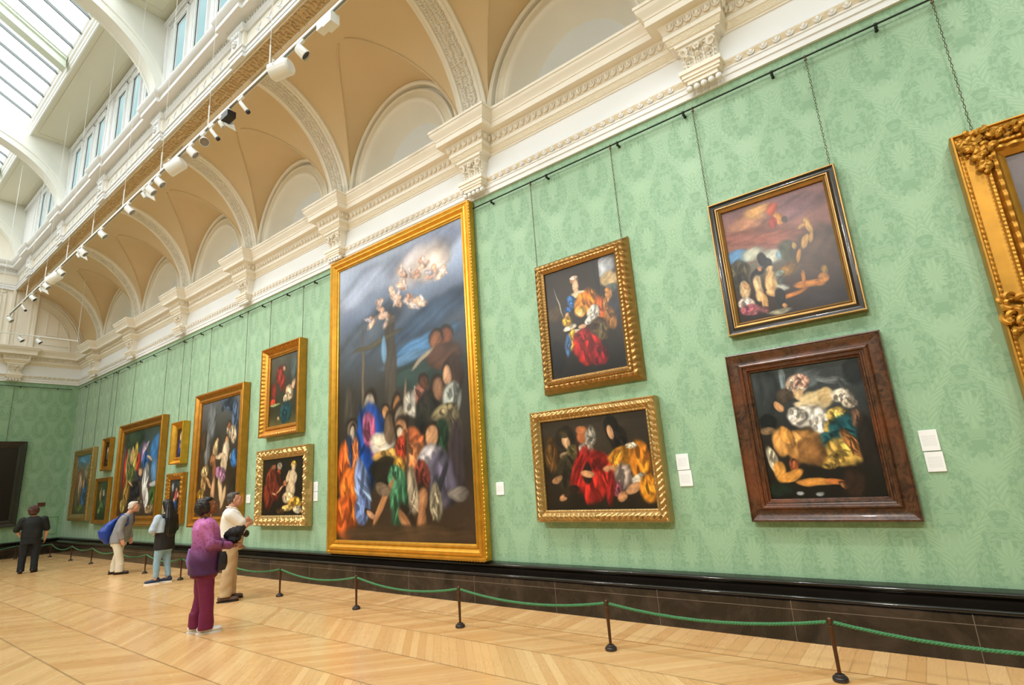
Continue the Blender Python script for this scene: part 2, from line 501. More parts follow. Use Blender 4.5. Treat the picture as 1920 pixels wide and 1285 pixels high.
def lunette(y0, y1):
    yc = (y0+y1)/2
    #      d inset, x depth(+ into wall), material
    pr = [(0, 0.0), (0, -.05), (.035, -.065), (.065, -.03), (.075, .09), (.115, .09), (.13, -.012), (.16, -.03), (.175, 0), (.29, .0), (.30, -.025), (.33, -.03), (.36, 0), (.375, .03), (.40, .14), (.46, .27), (.55, .36), (.58, .39)]
    mt = [0]*8 + [1] + [0]*8
    n = 48; V = []; F = []; mi = []; k = len(pr)
    for i in range(-1, n+2):
        for d, x in pr:
            if i == -1 or i == n+1:
                s = 1 if i == -1 else -1
                V.append((x, yc + s*(HW-d), 6.80))
            else:
                a = PI*i/n; V.append((x, yc + (HW-d)*math.cos(a), ZS + (C0-d)*math.sin(a)))
    for i in range(n+2):
        for j in range(k-1): F.append((i*k+j, i*k+j+1, (i+1)*k+j+1, (i+1)*k+j)); mi.append(mt[j])
    mb = MB(); mb.v = [np.array(V)]; mb.f = [list(f) for f in F]; mb.m = mi; mb.n = len(V)
    q = [i*k+k-1 for i in range(n+3)]
    mb.f.append(q); mb.m.append(2)
    return mb
def rib_curve(u, off=0.0):
    e = 1e-3; z = zc(u); a = min(1, u+e); b = max(0, u-e)
    t = Vector((-AX*(a-b), 0, zc(a)-zc(b))).normalized(); nrm = Vector((-t.z, 0, t.x))
    nrm = Vector((-abs(nrm.x), 0, -abs(nrm.z)))
    return Vector((-AX*u, 0, z)) + nrm*off
def rib(y, half=.285, ends=(1, 1)):
    cs = [(-half, -.02), (-half, .05), (-half+.035, .065), (-half+.06, .05), (-half+.075, .075), (-half+.12, .075), (-half+.13, .045), (half-.13, .045), (half-.12, .075), (half-.075, .075), (half-.06, .05), (half-.035, .065), (half, .05), (half, -.02)]
    mt = [0]*6 + [1] + [0]*6
    us = [(i/40)**1.7 for i in range(41)]
    V = []; k = len(cs)
    for dy, off in cs: V.append((-off, y+dy, 6.8))
    for u in us:
        for dy, off in cs:
            p = rib_curve(u, off); V.append((p.x, y+dy, p.z))
    F = []; mi = []
    for i in range(len(us)):
        for j in range(k-1): F.append((i*k+j, i*k+j+1, (i+1)*k+j+1, (i+1)*k+j)); mi.append(mt[j])
    mb = MB(); mb.v = [np.array(V)]; mb.f = [list(f) for f in F]; mb.m = mi; mb.n = len(V)
    # little cross fillets dividing the carved panel
    p = rib_curve(.17, .05)
    for sg in (-1, 1): mb.tube([(p.x, y-.15, p.z), (p.x-.10*.6, y, p.z+.10)] if sg < 0 else [(p.x, y-.15, p.z), (p.x, y+.15, p.z)], .014, 6)
    e0, e1 = rib_curve(1, 0), rib_curve(1, .08)
    mb.box((e0.x-.02, y-half, ZS+BZ-.10), (e0.x-.001, y+half, ZS+BZ+.02))
    # leaf relief in the panel: real lumps
    rg = random.Random(int(y*10))
    for i in range(64):
        for q in range(4):
            u = ((i+.3*rg.random())/64)**1.6; p = rib_curve(u, .05); p2 = rib_curve(min(1, u+.01), .05)
            t = (p2-p).normalized() if (p2-p).length > 1e-6 else Vector((-1, 0, 0)); nn = Vector((0, 1, 0)).cross(t)
            M = Matrix((t, Vector((0, 1, 0)), nn)).transposed() @ Matrix.Rotation(rg.uniform(-.5, .5) + (.8 if q % 2 else -.8), 3, 'Z')
            mb.ball((p.x, y-.115+.077*q+rg.uniform(-.012, .012), p.z), (.036, .014, .03), 6, 4, 0, M)
    return mb
def mirror_copy(o):
    c = o.copy(); COL.objects.link(c); c.location.x = XL; c.scale.x = -1; return c
nceil = [0]
def ceil_obj(mb, mat, smooth='auto', mir=True, lab=None):
    nceil[0] += 1; o = mb.build('ceiling' if nceil[0] == 1 else 'ceiling_%d' % nceil[0], mat, smooth=smooth); st(o)
    if lab: o['label'] = lab
    if mir: mirror_copy(o)
    return o
bays = [(PIL[i]+.27, PIL[i+1]-.27) for i in range(len(PIL)-1)]
for a, b in bays:
    ceil_obj(vault_bay(a, b), VAULT); trim(lunette(a, b), [CREAM, ORNF, IVORY])
    mirror_copy(bpy.data.objects['trim_%d' % ntrim[0]])
for y in PIL:
    t = trim(rib(y), [CREAM, ORN]); mirror_copy(t)
# last plain half bay to the far wall, and one behind the camera
mb = MB()
for a, b in ((PIL[-1]+.27, YF), (YN, PIL[0]-.27)):
    n = 30; VV = [(0, a, 6.8), (0, b, 6.8)]
    for i in range(n+1):
        u = (i/n)**1.6; VV += [(-AX*u, a, zc(u)), (-AX*u, b, zc(u))]
    mb.add(VV, [(2*i, 2*i+1, 2*i+3, 2*i+2) for i in range(n+1)])
ceil_obj(mb, VAULT)

# ------------------------------------------------------------------ beam, upper entablature, clerestory
ZB = ZS + BZ - .01      # 8.87
mb = MB()
mb.add([(-AX, YN, ZB), (-2.10, YN, ZB), (-2.10, YF, ZB), (-AX, YF, ZB)], [(0, 1, 2, 3)])
sf = ceil_obj(mb, CREAM, smooth=False)
# carved band on the soffit, leaf lumps in rows
mb = MB(); mb.box((-1.80, YN, ZB-.02), (-1.76, YF, ZB)); mb.box((-2.06, YN, ZB-.02), (-2.03, YF, ZB)); mb.box((-2.03, YN, ZB-.006), (-1.80, YF, ZB), 1)
rg = random.Random(5); y = 1.0
while y < YF:
    for r in range(3):
        x = -1.83 - r*.08 + rg.uniform(-.02, .02) - .01; M = Matrix.Rotation(rg.uniform(-1, 1)+1.2*(r % 2)-.6, 3, 'Z')
        mb.ball((x, y+rg.uniform(-.02, .02), ZB-.01), (.050, .020, .036), 6, 4, 2, M)
    y += .085
trim(mb, [CREAM, SOFFIT, VAULT])
up = [(.0, ZB-.03), (.0, ZB+.05), (.012, ZB+.055), (.012, ZB+.13), (.03, ZB+.14), (.035, ZB+.17), (-.02, ZB+.18), (-.02, 9.36), (.01, 9.37), (.02, 9.40), (.05, 9.43), (.055, 9.455), (.03, 9.47), (.03, 9.53), (.06, 9.54), (.065, 9.56), (.20, 9.57), (.20, 9.66), (.215, 9.67), (.25, 9.73), (.27, 9.76), (.27, 9.80), (.0, 9.86), (-.08, 9.87)]
umt = [0]*6 + [1] + [0]*20
def up_path():
    xr, b, h = -2.10, .06, .22
    L = [(xr, YN)]
    for y in PIL: L += [(xr, y-h), (xr-b, y-h), (xr-b, y+h), (xr, y+h)]
    L += [(xr, YF-.06), (XL-xr, YF-.06)]
    for y in reversed(PIL): L += [(XL-xr, y+h), (XL-xr+b, y+h), (XL-xr+b, y-h), (XL-xr, y-h)]
    return L + [(XL-xr, YN)]
ub = sweep(up_path(), up, umt[:len(up)-1])
for p in PIL: ub.box((-2.163, p-.222, ZB-.036), (-2.09, p+.222, ZB-.028)); ub.box((XL+2.163, p-.222, ZB-.036), (XL+2.09, p+.222, ZB-.028))
ub.box((-2.10, YF-.075, ZB-.034), (XL+2.10, YF, ZB-.026))
for sx in (1, -1):
    xa = -2.11 if sx > 0 else XL+2.11; ub.box((xa, YN, ZB-.031), (xa+sx*.02, YF, ZB+.02))
trim(ub, [IVORY, CREAM])
# dentils under the upper cornice
dn = MB(); y = .5
while y < YF:
    if min(abs(y-p) for p in PIL) > .26: dn.box((-2.155, y, 9.475), (-2.125, y+.045, 9.53))
    y += .085
x = -2.2
while x > -9.2:
    dn.box((x, YF-.115, 9.475), (x-.045, YF-.085, 9.53)); x -= .085
# leaf relief on the upper frieze + rosettes at each pilaster
for y in np.arange(1.5, YF, .34):
    if min(abs(y-p) for p in PIL) < .3: continue
    for k in range(4):
        a = k*PI/2+.6; M = Matrix.Rotation(a, 3, 'X')
        dn.ball((-2.085, y+.06*math.cos(a), 9.2+.07*math.sin(a)), (.012, .065, .02), 6, 4, M=M)
for p in PIL[1:]:
    dn.box((-2.19, p-.13, 9.05), (-2.10, p+.13, 9.38)); 
    for k in range(7):
        a = k*2*PI/7; dn.ball((-2.20, p+.055*math.cos(a), 9.16+.055*math.sin(a)), .026, 6, 4)
    dn.ball((-2.21, p, 9.16), .03, 8, 5)
    for q in (-.08, 0, .08): dn.ball((-2.2, p+q, 9.31), (.03, .035, .045), 8, 5)
trim(dn, IVORY, smooth='auto')

XC = -2.16; ZC0, ZC1 = 9.86, 11.92
# window openings
wins = []
for i in range(len(PIL)-1):
    c = (PIL[i]+PIL[i+1])/2 - .12
    for k in (-1, 0, 1): wins.append((c+k*1.0, .27))
WZ0, WZ1 = 10.02, 11.52
ys = [YN]; 
for c, h in wins: ys += [c-h, c+h]
ys.append(YF)
mb = MB()
for i in range(len(ys)-1):
    hole = i % 2 == 1
    def q(y0, y1, z0, z1): mb.add([(XC, y0, z0), (XC, y1, z0), (XC, y1, z1), (XC, y0, z1)], [(3, 2, 1, 0)])
    if hole:
        q(ys[i], ys[i+1], ZC0, WZ0); q(ys[i], ys[i+1], WZ1, ZC1)
        a, b = ys[i], ys[i+1]; D = XC+.16
        mb.add([(XC, a, WZ0), (XC, b, WZ0), (XC, b, WZ1), (XC, a, WZ1), (D, a, WZ0), (D, b, WZ0), (D, b, WZ1), (D, a, WZ1)], [(0, 1, 5, 4), (1, 2, 6, 5), (2, 3, 7, 6), (3, 0, 4, 7)])
    else: q(ys[i], ys[i+1], ZC0, ZC1)
o = mb.build('wall_clerestory', IVORY); st(o); mirror_copy(o)
nwin = [0]
for c, h in wins:
    nwin[0] += 1
    root = empty('window_%d' % nwin[0], (XC, c, WZ0), kind='structure')
    mb = MB()
    for s in (-1, 1):
        mb.box((XC-.03, c+s*(h-.0), WZ0-.05), (XC+.02, c+s*(h+.07), WZ1+.09)); mb.box((XC+.015, c+s*(h-.03), WZ0), (XC+.06, c+s*h, WZ1))
        mb.box((XC-.045, c+s*(h+.07), WZ0-.05), (XC+.02, c+s*(h+.095), WZ1+.11))
    mb.box((XC-.03, c-h, WZ1), (XC+.02, c+h, WZ1+.07)); mb.box((XC-.045, c-h-.095, WZ1+.07), (XC+.02, c+h+.095, WZ1+.11))
    mb.box((XC+.015, c-h, WZ1-.03), (XC+.06, c+h, WZ1)); mb.box((XC+.015, c-h, WZ0), (XC+.06, c+h, WZ0+.06))
    mb.build('window_frame', IVORY, root)
    p = MB(); p.add([(XC+.035, c-h, WZ0), (XC+.035, c+h, WZ0), (XC+.035, c+h, WZ1), (XC+.035, c-h, WZ1)], [(3, 2, 1, 0)]); pn = p.build('pane', PANE, root)
# pilaster strips between groups of three windows
mb = MB()
for p in PIL[1:]:
    for a, b, d in ((-.20, -.13, .045), (.13, .20, .045), (-.13, .13, .02)): mb.box((XC-d, p+a, ZC0), (XC, p+b, 11.75))
mb.box((XC-.06, YN, 11.70), (XC, YF, 11.75)); mb.box((XC-.09, YN, 11.75), (XC, YF, 11.80)); mb.box((XC-.05, YN, 11.80), (XC, YF, 11.86)); mb.box((XC-.03, YN, 11.60), (XC, YF, 11.63))
t = trim(mb, IVORY, smooth=False); mirror_copy(t)
# flat soffit and skylight
ZCE = 11.90; XS = -3.12
GREY = simple('painted_soffit', 'dcd9c2', .6, nz=2, amt=.03)
mb = MB(); mb.add([(XC, YN, ZCE), (XS, YN, ZCE), (XS, YF, ZCE), (XC, YF, ZCE)], [(0, 1, 2, 3)])
ceil_obj(mb, GREY, smooth=False)
mb = MB()
RIBS = [PIL[0]-.0, 4.70, 11.78, 18.72]
for i in range(len(RIBS)):
    a = RIBS[i]+.35; b = (RIBS[i+1]-.35) if i+1 < len(RIBS) else YF-.35
    for x0, x1 in ((XC-.18, XC-.205), (XS+.14, XS+.115)): mb.box((x0, a, ZCE-.018), (x1, b, ZCE))
    for y0 in (a, b): mb.box((XC-.18, y0-.012, ZCE-.018), (XS+.14, y0+.012, ZCE))
t = trim(mb, GREY, smooth=False); mirror_copy(t)
prof = [(-.0, ZCE-.03), (.03, ZCE-.03), (.03, ZCE+.03), (.06, ZCE+.05), (.06, ZCE+.12), (.10, ZCE+.14), (.10, ZCE+.22), (.14, ZCE+.25), (.14, ZCE+.32)]
mb = MB()
for (p0, z0), (p1, z1) in zip(prof[:-1], prof[1:]):
    mb.add([(XS-p0, YN, z0), (XS-p0, YF, z0), (XS-p1, YF, z1), (XS-p1, YN, z1)], [(0, 1, 2, 3)])
WHITE = simple('white_paint', 'f4f7f2', .45)
t = trim(mb, WHITE, smooth=False); mirror_copy(t)
XG, ZG, XR, ZR = XS-.12, ZCE+.26, XL/2, 13.55
sl = (ZR-ZG)/(XR-XG)
bars = MB()
def slant(mb, y0, y1, lo, hi, m=0, xa=XG, xb=XR):
    za = ZG + sl*(xa-XG); zb = ZG + sl*(xb-XG)
    V = [(xa, y0, za+lo), (xa, y1, za+lo), (xa, y1, za+hi), (xa, y0, za+hi), (xb, y0, zb+lo), (xb, y1, zb+lo), (xb, y1, zb+hi), (xb, y0, zb+hi)]
    mb.add(V, [(0, 1, 2, 3), (4, 7, 6, 5), (0, 4, 5, 1), (1, 5, 6, 2), (2, 6, 7, 3), (3, 7, 4, 0)], m)
beams = [PIL[0]+1.7, 1.22, 8.2, 14.95, 22.0]
allb = sorted(beams + RIBS)
prev = YN
nsk = 0
for bmy in allb + [YF]:
    a, b = prev, bmy
    nsk += 1; nwin[0] += 1
    g = MB(); g.add([(XG, a, ZG+.03), (XG, b, ZG+.03), (XR, b, ZR+.03), (XR, a, ZR+.03)], [(0, 1, 2, 3)])
    o = g.build('window_%d' % nwin[0], SKYG); st(o); mirror_copy(o)
    n = max(1, int(round((b-a)/.58)))
    for i in range(1, n): slant(bars, a+(b-a)*i/n-.017, a+(b-a)*i/n+.017, -.05, .03)
    prev = bmy
t = trim(bars, simple('glazing_bar', '5a6260', .5), smooth=False); mirror_copy(t)
mb = MB()
for y in beams:
    slant(mb, y-.15, y+.10, -.30, .05); slant(mb, y-.20, y+.15, -.10, .05); slant(mb, y-.23, y+.18, -.04, .05)
BEAM = simple('pale_green_beam', 'c9d3c0', .5)
t = trim(mb, BEAM, smooth=False); mirror_copy(t)
mb = MB(); mb.box((XL/2-.1, YN, ZR-.1), (XL/2+.1, YF, ZR+.1)); trim(mb, WHITE, smooth=False)
# great arches across the room
EA, EB, EZ = 3.42, 2.0, 9.84
def arch_rib(y, th=.40, far=False):
    mb = MB(); n = 56
    cs = [(0, -th/2), (0, -th/2+.05), (.02, -th/2+.05), (.02, th/2-.05), (0, th/2-.05), (0, th/2), (.16, th/2), (.17, th/2+.03), (.22, th/2+.03), (.23, th/2), (.36, th/2-.04), (.5, th/2-.06)]
    cs = [(.5, -th/2+.06), (.36, -th/2+.04), (.23, -th/2), (.22, -th/2-.03), (.17, -th/2-.03), (.16, -th/2)] + cs
    V = []; k = len(cs)
    for i in range(n+1):
        a = PI*i/n
        for d, dy in cs: V.append((XL/2 + (EA+d)*math.cos(a), y+dy, EZ + (EB+d)*math.sin(a)))
    mb.add(V, [(i*k+j, i*k+(j+1) % k, (i+1)*k+(j+1) % k, (i+1)*k+j) for i in range(n) for j in range(k)])
    # spandrels up to the soffit
    for s in (1, -1):
        VV = []; m = 22
        for dy in (-.12, .12):
            for i in range(m+1):
                x = EA+.4 + (2.55-EA-.4)*i/m; q = max(0, 1-(x/(EA+.4))**2); VV.append((XL/2+s*x, y+dy, min(EZ+(EB+.4)*math.sqrt(q), ZCE))); VV.append((XL/2+s*x, y+dy, ZCE))
        F = [(2*i, 2*i+2, 2*i+3, 2*i+1) for i in range(m)] + [(2*(m+1)+2*i, 2*(m+1)+2*i+1, 2*(m+1)+2*i+3, 2*(m+1)+2*i+2) for i in range(m)]
        mb.add(VV, F)
    # solid part over the crown up to the glass
    VV = []; m = 30
    for dy in (-.10, .10):
        for i in range(m+1):
            x = -2.6 + 5.2*i/m; q = max(0, 1-(x/(EA+.4))**2); xx = XL/2+x
            VV.append((xx, y+dy, EZ+(EB+.4)*math.sqrt(q))); VV.append((xx, y+dy, max(ZG + sl*(-(abs(x))+abs(XG-XR))*-1, ZCE) if False else ZR - abs(x)*abs(sl)))
    F = [(2*i, 2*i+2, 2*i+3, 2*i+1) for i in range(m)] + [(2*(m+1)+2*i, 2*(m+1)+2*i+1, 2*(m+1)+2*i+3, 2*(m+1)+2*i+2) for i in range(m)]
    mb.add(VV, F)
    return mb
ARCHM = simple('arch_plaster', 'eeeee4', .5, nz=2, amt=.02)
for y in RIBS + [YF-.12]: trim(arch_rib(y), ARCHM, smooth='auto')

# ------------------------------------------------------------------ end walls above the cornice
for yy, s, nm in ((YF, 1, 'wall_far_upper'), (YN, -1, 'wall_near_upper')):
    mb = MB(); V = [(0, yy, 6.3), (XL, yy, 6.3), (XL, yy, ZCE+1.8), (0, yy, ZCE+1.8)]
    mb.add(V, [(0, 1, 2, 3) if s > 0 else (3, 2, 1, 0)]); o = mb.build(nm, CREAM); st(o)
mb = MB()
# plaster arch following the cove and framed panels on the far end
pts = [(-AX*u-.0, zc(u)) for u in [(i/30)**1.6 for i in range(31)]]
for off, r in ((.10, .028), (.16, .014), (.42, .016)):
    P = []
    for u in [(i/30)**1.6*.93+.0 for i in range(31)]:
        p = rib_curve(max(u, .001), off); 
        if p.x > -1.46: P.append((p.x, YF-.015, p.z))
    mb.tube([(P[0][0], YF-.015, 6.84)] + P, r, 6)
for x0, x1, d in ((-1.46, -1.53, .10), (-1.53, -2.08, .05), (-2.08, -2.16, .10)): mb.box((x0, YF-d, 6.84), (x1, YF, 8.86))
mb.box((-1.60, YF-.07, 6.84), (-1.64, YF-.04, 8.8)); mb.box((-1.98, YF-.07, 6.84), (-2.02, YF-.04, 8.8))
mb.box((-1.46, YF-.03, 6.84), (-.75, YF, 6.87)); 
for z in (7.05, 7.30): mb.box((-.40, YF-.02, z), (-1.25, YF, z+.02))
for x, z0, z1 in ((-.40, 7.05, 7.30), (-1.25, 7.05, 7.30), (-1.13, 7.40, 8.35), (-.82, 7.40, 8.1)): mb.box((x, YF-.02, z0), (x-.02, YF, z1))
mb.tube([(-1.13-.01, YF-.01, 8.35), (-1.0, YF-.01, 8.26), (-.8, YF-.01, 8.08), (-.6, YF-.01, 7.8), (-.5, YF-.01, 7.55), (-.46, YF-.01, 7.4), (-1.13, YF-.01, 7.4)], .012, 6)
# tall framed panel left of the pier
for (x0, x1, z0, z1) in ((-2.3, -4.9, 6.95, 8.75), (-2.42, -4.78, 7.07, 8.63)):
    mb.box((x0, YF-.03, z0), (x1, YF, z0+.03)); mb.box((x0, YF-.03, z1-.03), (x1, YF, z1)); mb.box((x0, YF-.03, z0), (x0-.03, YF, z1)); mb.box((x1, YF-.03, z0), (x1+.03, YF, z1))
trim(mb, CREAM, smooth='auto')
#PART2
# ================================================================== framed paintings
def gold(name, col, rough=.34, nz=8, amt=.3, metal=.82):
    return simple(name, col, rough, metal, nz, amt, spec=.5)
G_BRIGHT = gold('bright_gilding', 'dca43c', .32)
G_OLD = gold('old_gilding', 'a8824c', .38)
G_PALE = gold('pale_gilding', 'c0a068', .38)
G_DEEP = gold('deep_gilding', 'c08434', .36)
G_ROC = gold('rococo_gilding', 'b98632', .46, metal=.7)
EBONY = simple('ebonised_wood', '26231f', .25, nz=12, amt=.3, coat=.3)
def walnut():
    m, nt, b = new_mat('dark_walnut', '4a2c1c', .3, coat=.3)
    (x, y, z), v = coords(); n = noise(vec(x*4, y*4, z*4), 2.2, 5, .7, 2.5); q = noise(v, 2.5, 3)
    c = mix(n.step(.3, .7), '2a1710', '63402a'); nt.links.new(mix(q.step(.45, .75)*.45, c, '8a4a26'), b.inputs['Base Color']); return m
WALNUT = walnut()
def canvas_mat():
    m, nt, b = new_mat('oil_paint', 'ffffff', .33, spec=.4)
    a = nt.nodes.new('ShaderNodeVertexColor'); a.layer_name = 'paint'; nt.links.new(a.outputs[0], b.inputs['Base Color'])
    _, v = coords(); bump(b, noise(v, 40, 3), .15, .004); return m
CANVAS = canvas_mat()
def tomat(M, pts): return [tuple(M @ Vector(p)) for p in pts]
def frame_mesh(M, w, h, band, prof, mats, back, orn=None, res=.03, lip=.02):
    """prof: (inward fraction, height) rings outer -> inner. orn(pos, u, side_len) -> extra height"""
    mb = MB()
    k = len(prof); sides = [((0, 0), (1, 0), w), ((w, 0), (0, 1), h), ((w, h), (-1, 0), w), ((0, h), (0, -1), h)]
    for (ox, oy), (dx, dy), L in sides:
        ix, iy = -dy, dx
        nn = max(2, int(L/res)) if orn else 1
        V = []; F = []
        rings = [(0, back)] + [(u*band, hh) for u, hh in prof] + [(band, prof[-1][1]-lip)]
        for q, (u, hh) in enumerate(rings):
            for i in range(nn+1):
                pos = u + (L-2*u)*i/nn; z = hh
                if orn and 0 < q < len(rings)-1: z += orn(pos, u/band, L)
                V.append((ox+dx*pos+ix*u, oy+dy*pos+iy*u, z))
        for q in range(len(rings)-1):
            mm = mats[0] if q == 0 else (mats[-1] if q == len(rings)-2 else mats[min(q-1, len(mats)-1)])
            for i in range(nn):
                F.append(((q*(nn+1)+i, q*(nn+1)+i+1, (q+1)*(nn+1)+i+1, (q+1)*(nn+1)+i), mm))
        n0 = mb.n; mb.add(tomat(M, V), [f for f, _ in F]); mb.m[-len(F):] = [m_ for _, m_ in F]
    # back
    mb.add(tomat(M, [(0, 0, back), (w, 0, back), (w, h, back), (0, h, back)]), [(3, 2, 1, 0)], mats[0])
    return mb
def srgb2lin(a): return np.where(a <= .04045, a/12.92, ((a+.055)/1.055)**2.4)
def hexc(c): return np.array([int(c[i:i+2], 16)/255 for i in (0, 2, 4)])
def paint(nx, ny, w, h, bg, strokes, seed):
    r = np.random.default_rng(seed)
    Xg, Yg = np.meshgrid(np.linspace(0, 1, nx), np.linspace(0, 1, ny)); asp = h/w
    ph = r.uniform(0, 6, 12)
    def nz(a, b, s): return (np.sin(a*7*s+ph[0]+2*np.sin(b*5*s+ph[1]))+np.sin(b*9*s+ph[2]+2*np.sin(a*6*s+ph[3]))+.6*np.sin((a+b)*17*s+ph[4])+.6*np.sin((a-b)*19*s+ph[5]))/3.2
    wx = Xg + .012*nz(Xg, Yg*asp, 1.6); wy = Yg + .012*nz(Yg*asp, Xg, 1.7)/asp
    ys = [b[0] for b in bg]; cs = np.array([hexc(b[1]) for b in bg])
    C = np.stack([np.interp(wy, ys, cs[:, i]) for i in range(3)], -1)
    C = C*(1+.16*nz(Xg, Yg*asp, .8)[..., None])
    full = []
    for q in strokes:
        fo = q[6] if len(q) > 6 else .25
        if len(q) == 6 and q[2] < .056 and q[3] < .062 and (seed != 3 or q[1] > .34) and seed != 5: full.append((q[0]+r.uniform(-.3, .3)*q[2], q[1]-q[3]*.35, q[2]*1.2, q[3]*1.0, q[4], '2e211a', .2, .4))
        full.append(q)
        if fo >= .35 and q[2]*q[3] > .0012 and not (len(q) > 7 and q[7] > .35):
            base = hexc(q[5])
            for k in range(9):
                a = r.uniform(0, 6.3); rr_ = r.uniform(.1, .75); lt_ = r.choice([.55, .7, 1.25, 1.45])
                cc = ''.join('%02x' % int(np.clip(v*lt_, 0, 1)*255) for v in base)
                full.append((q[0]+q[2]*rr_*math.cos(a), q[1]+q[3]*rr_*math.sin(a), q[2]*r.uniform(.10, .22), q[3]*r.uniform(.25, .5), q[4]+r.uniform(-35, 35), cc, .2, .6))
    for st_ in full:
        cx, cy, rx, ry, rot, col = st_[:6]; fold = st_[6] if len(st_) > 6 else .25; soft = (st_[7] if len(st_) > 7 else .30)*1.1
        a = math.radians(rot); dx = wx-cx; dy = (wy-cy)*asp
        u = (dx*math.cos(a)+dy*math.sin(a))/rx; v = (-dx*math.sin(a)+dy*math.cos(a))/(ry*asp)
        d = np.sqrt(u*u+v*v) + .10*nz(Xg*1.2+cx, Yg*asp, 2.3)
        al = np.clip((1-d)/soft+.5, 0, 1); al = (al*al*(3-2*al)*.94)[..., None]
        p1, p2 = r.uniform(0, 6, 2)
        sh = 1 + fold*(.30*np.sin(u*3.6+1.8*np.sin(v*2.2+p1)+p2) + .22*np.sin(u*8+v*5+2*np.sin(v*4+p2)+p1) - .35*u + .35*nz(Xg, Yg*asp, 2.6)) - .22*np.clip(d, 0, 1)**2
        C = C*(1-al) + hexc(col)*np.clip(sh, .3, 1.35)[..., None]*al
    hf = np.sin(Xg*w*95+3*np.sin(Yg*h*31+ph[6]))*np.sin(Yg*h*70+3*np.sin(Xg*w*27+ph[7]))
    C = C*(1+.045*hf[..., None])*np.array([1.0, .985, .95])
    return np.clip(srgb2lin(np.clip(C, 0, 1)), 0, 1)
def painting(label, y0, y1, z0, z1, t, band, prof, mats, matlist, pic, back=.012, orn=None, res=.03, grid=(80, 100), wall='right', group=None, lip=.02):
    w, h = (y1-y0), (z1-z0)
    if wall == 'right': M = Matrix(((0, 0, -1, 0), (-1, 0, 0, y1), (0, 1, 0, z0), (0, 0, 0, 1))); loc = (0, (y0+y1)/2, z0)
    else: M = Matrix(((1, 0, 0, y0), (0, 0, -1, YF), (0, 1, 0, z0), (0, 0, 0, 1))); loc = ((y0+y1)/2, YF, z0)
    root = empty('framed_painting', loc, label=label, cat='painting', group=group)
    mb = frame_mesh(M, w, h, band, prof, mats, back, orn, res, lip)
    fo = mb.build('picture_frame', matlist, root, smooth='auto')
    # canvas, seen inside the frame
    nx, ny = grid; cw, chh = w-2*band, h-2*band
    C = paint(nx, ny, cw, chh, pic[0], pic[1], pic[2] if len(pic) > 2 else 1)
    hc = prof[-1][1]-lip
    gx, gy = np.meshgrid(np.linspace(band, w-band, nx), np.linspace(h-band, band, ny))
    V = [tuple(M @ Vector((a, b, hc))) for a, b in zip(gx.ravel(), gy.ravel())]
    F = [(j*nx+i, (j+1)*nx+i, (j+1)*nx+i+1, j*nx+i+1) for j in range(ny-1) for i in range(nx-1)]
    o = mk('canvas', V, F, CANVAS, root)
    ca = o.data.color_attributes.new('paint', 'FLOAT_COLOR', 'POINT')
    ca.data.foreach_set('color', np.concatenate([C.reshape(-1, 3), np.ones((nx*ny, 1))], 1).astype(np.float32).ravel())
    return root
# ornaments
def gadroon(freq, amp, lo, hi, skew=0, sharp=.7):
    def f(pos, u, L):
        if not lo <= u <= hi: return 0
        e = min((u-lo)/(hi-lo), (hi-u)/(hi-lo))*2; e = min(1, e*1.6+.15)
        ph = (pos if pos < L/2 else L-pos)*freq + skew*u
        return amp*e*(abs(math.sin(PI*ph))**sharp - .35)
    return f
def multi(*fs): return lambda p, u, L: sum(f(p, u, L) for f in fs)
def leafy(freq, amp, lo, hi, skew=1.0):
    def f(pos, u, L):
        if not lo <= u <= hi: return 0
        q = (pos if pos < L/2 else L-pos)*freq; c = (u-lo)/(hi-lo)
        e = math.sin(PI*c)**.5
        return amp*e*(.6*math.sin(2*PI*(q+skew*c)) + .4*math.sin(2*PI*(2*q-skew*c)+1) + .3*math.sin(2*PI*3.1*q)*math.sin(PI*3*c))
    return f
def dense(pts, n):
    """resample a profile to about n rings"""
    us = [p[0] for p in pts]; out = []
    for a, b in zip(pts[:-1], pts[1:]):
        k = max(1, int(round((b[0]-a[0])*n)))
        out += [(a[0]+(b[0]-a[0])*i/k, a[1]+(b[1]-a[1])*i/k) for i in range(k)]
    return out + [pts[-1]]

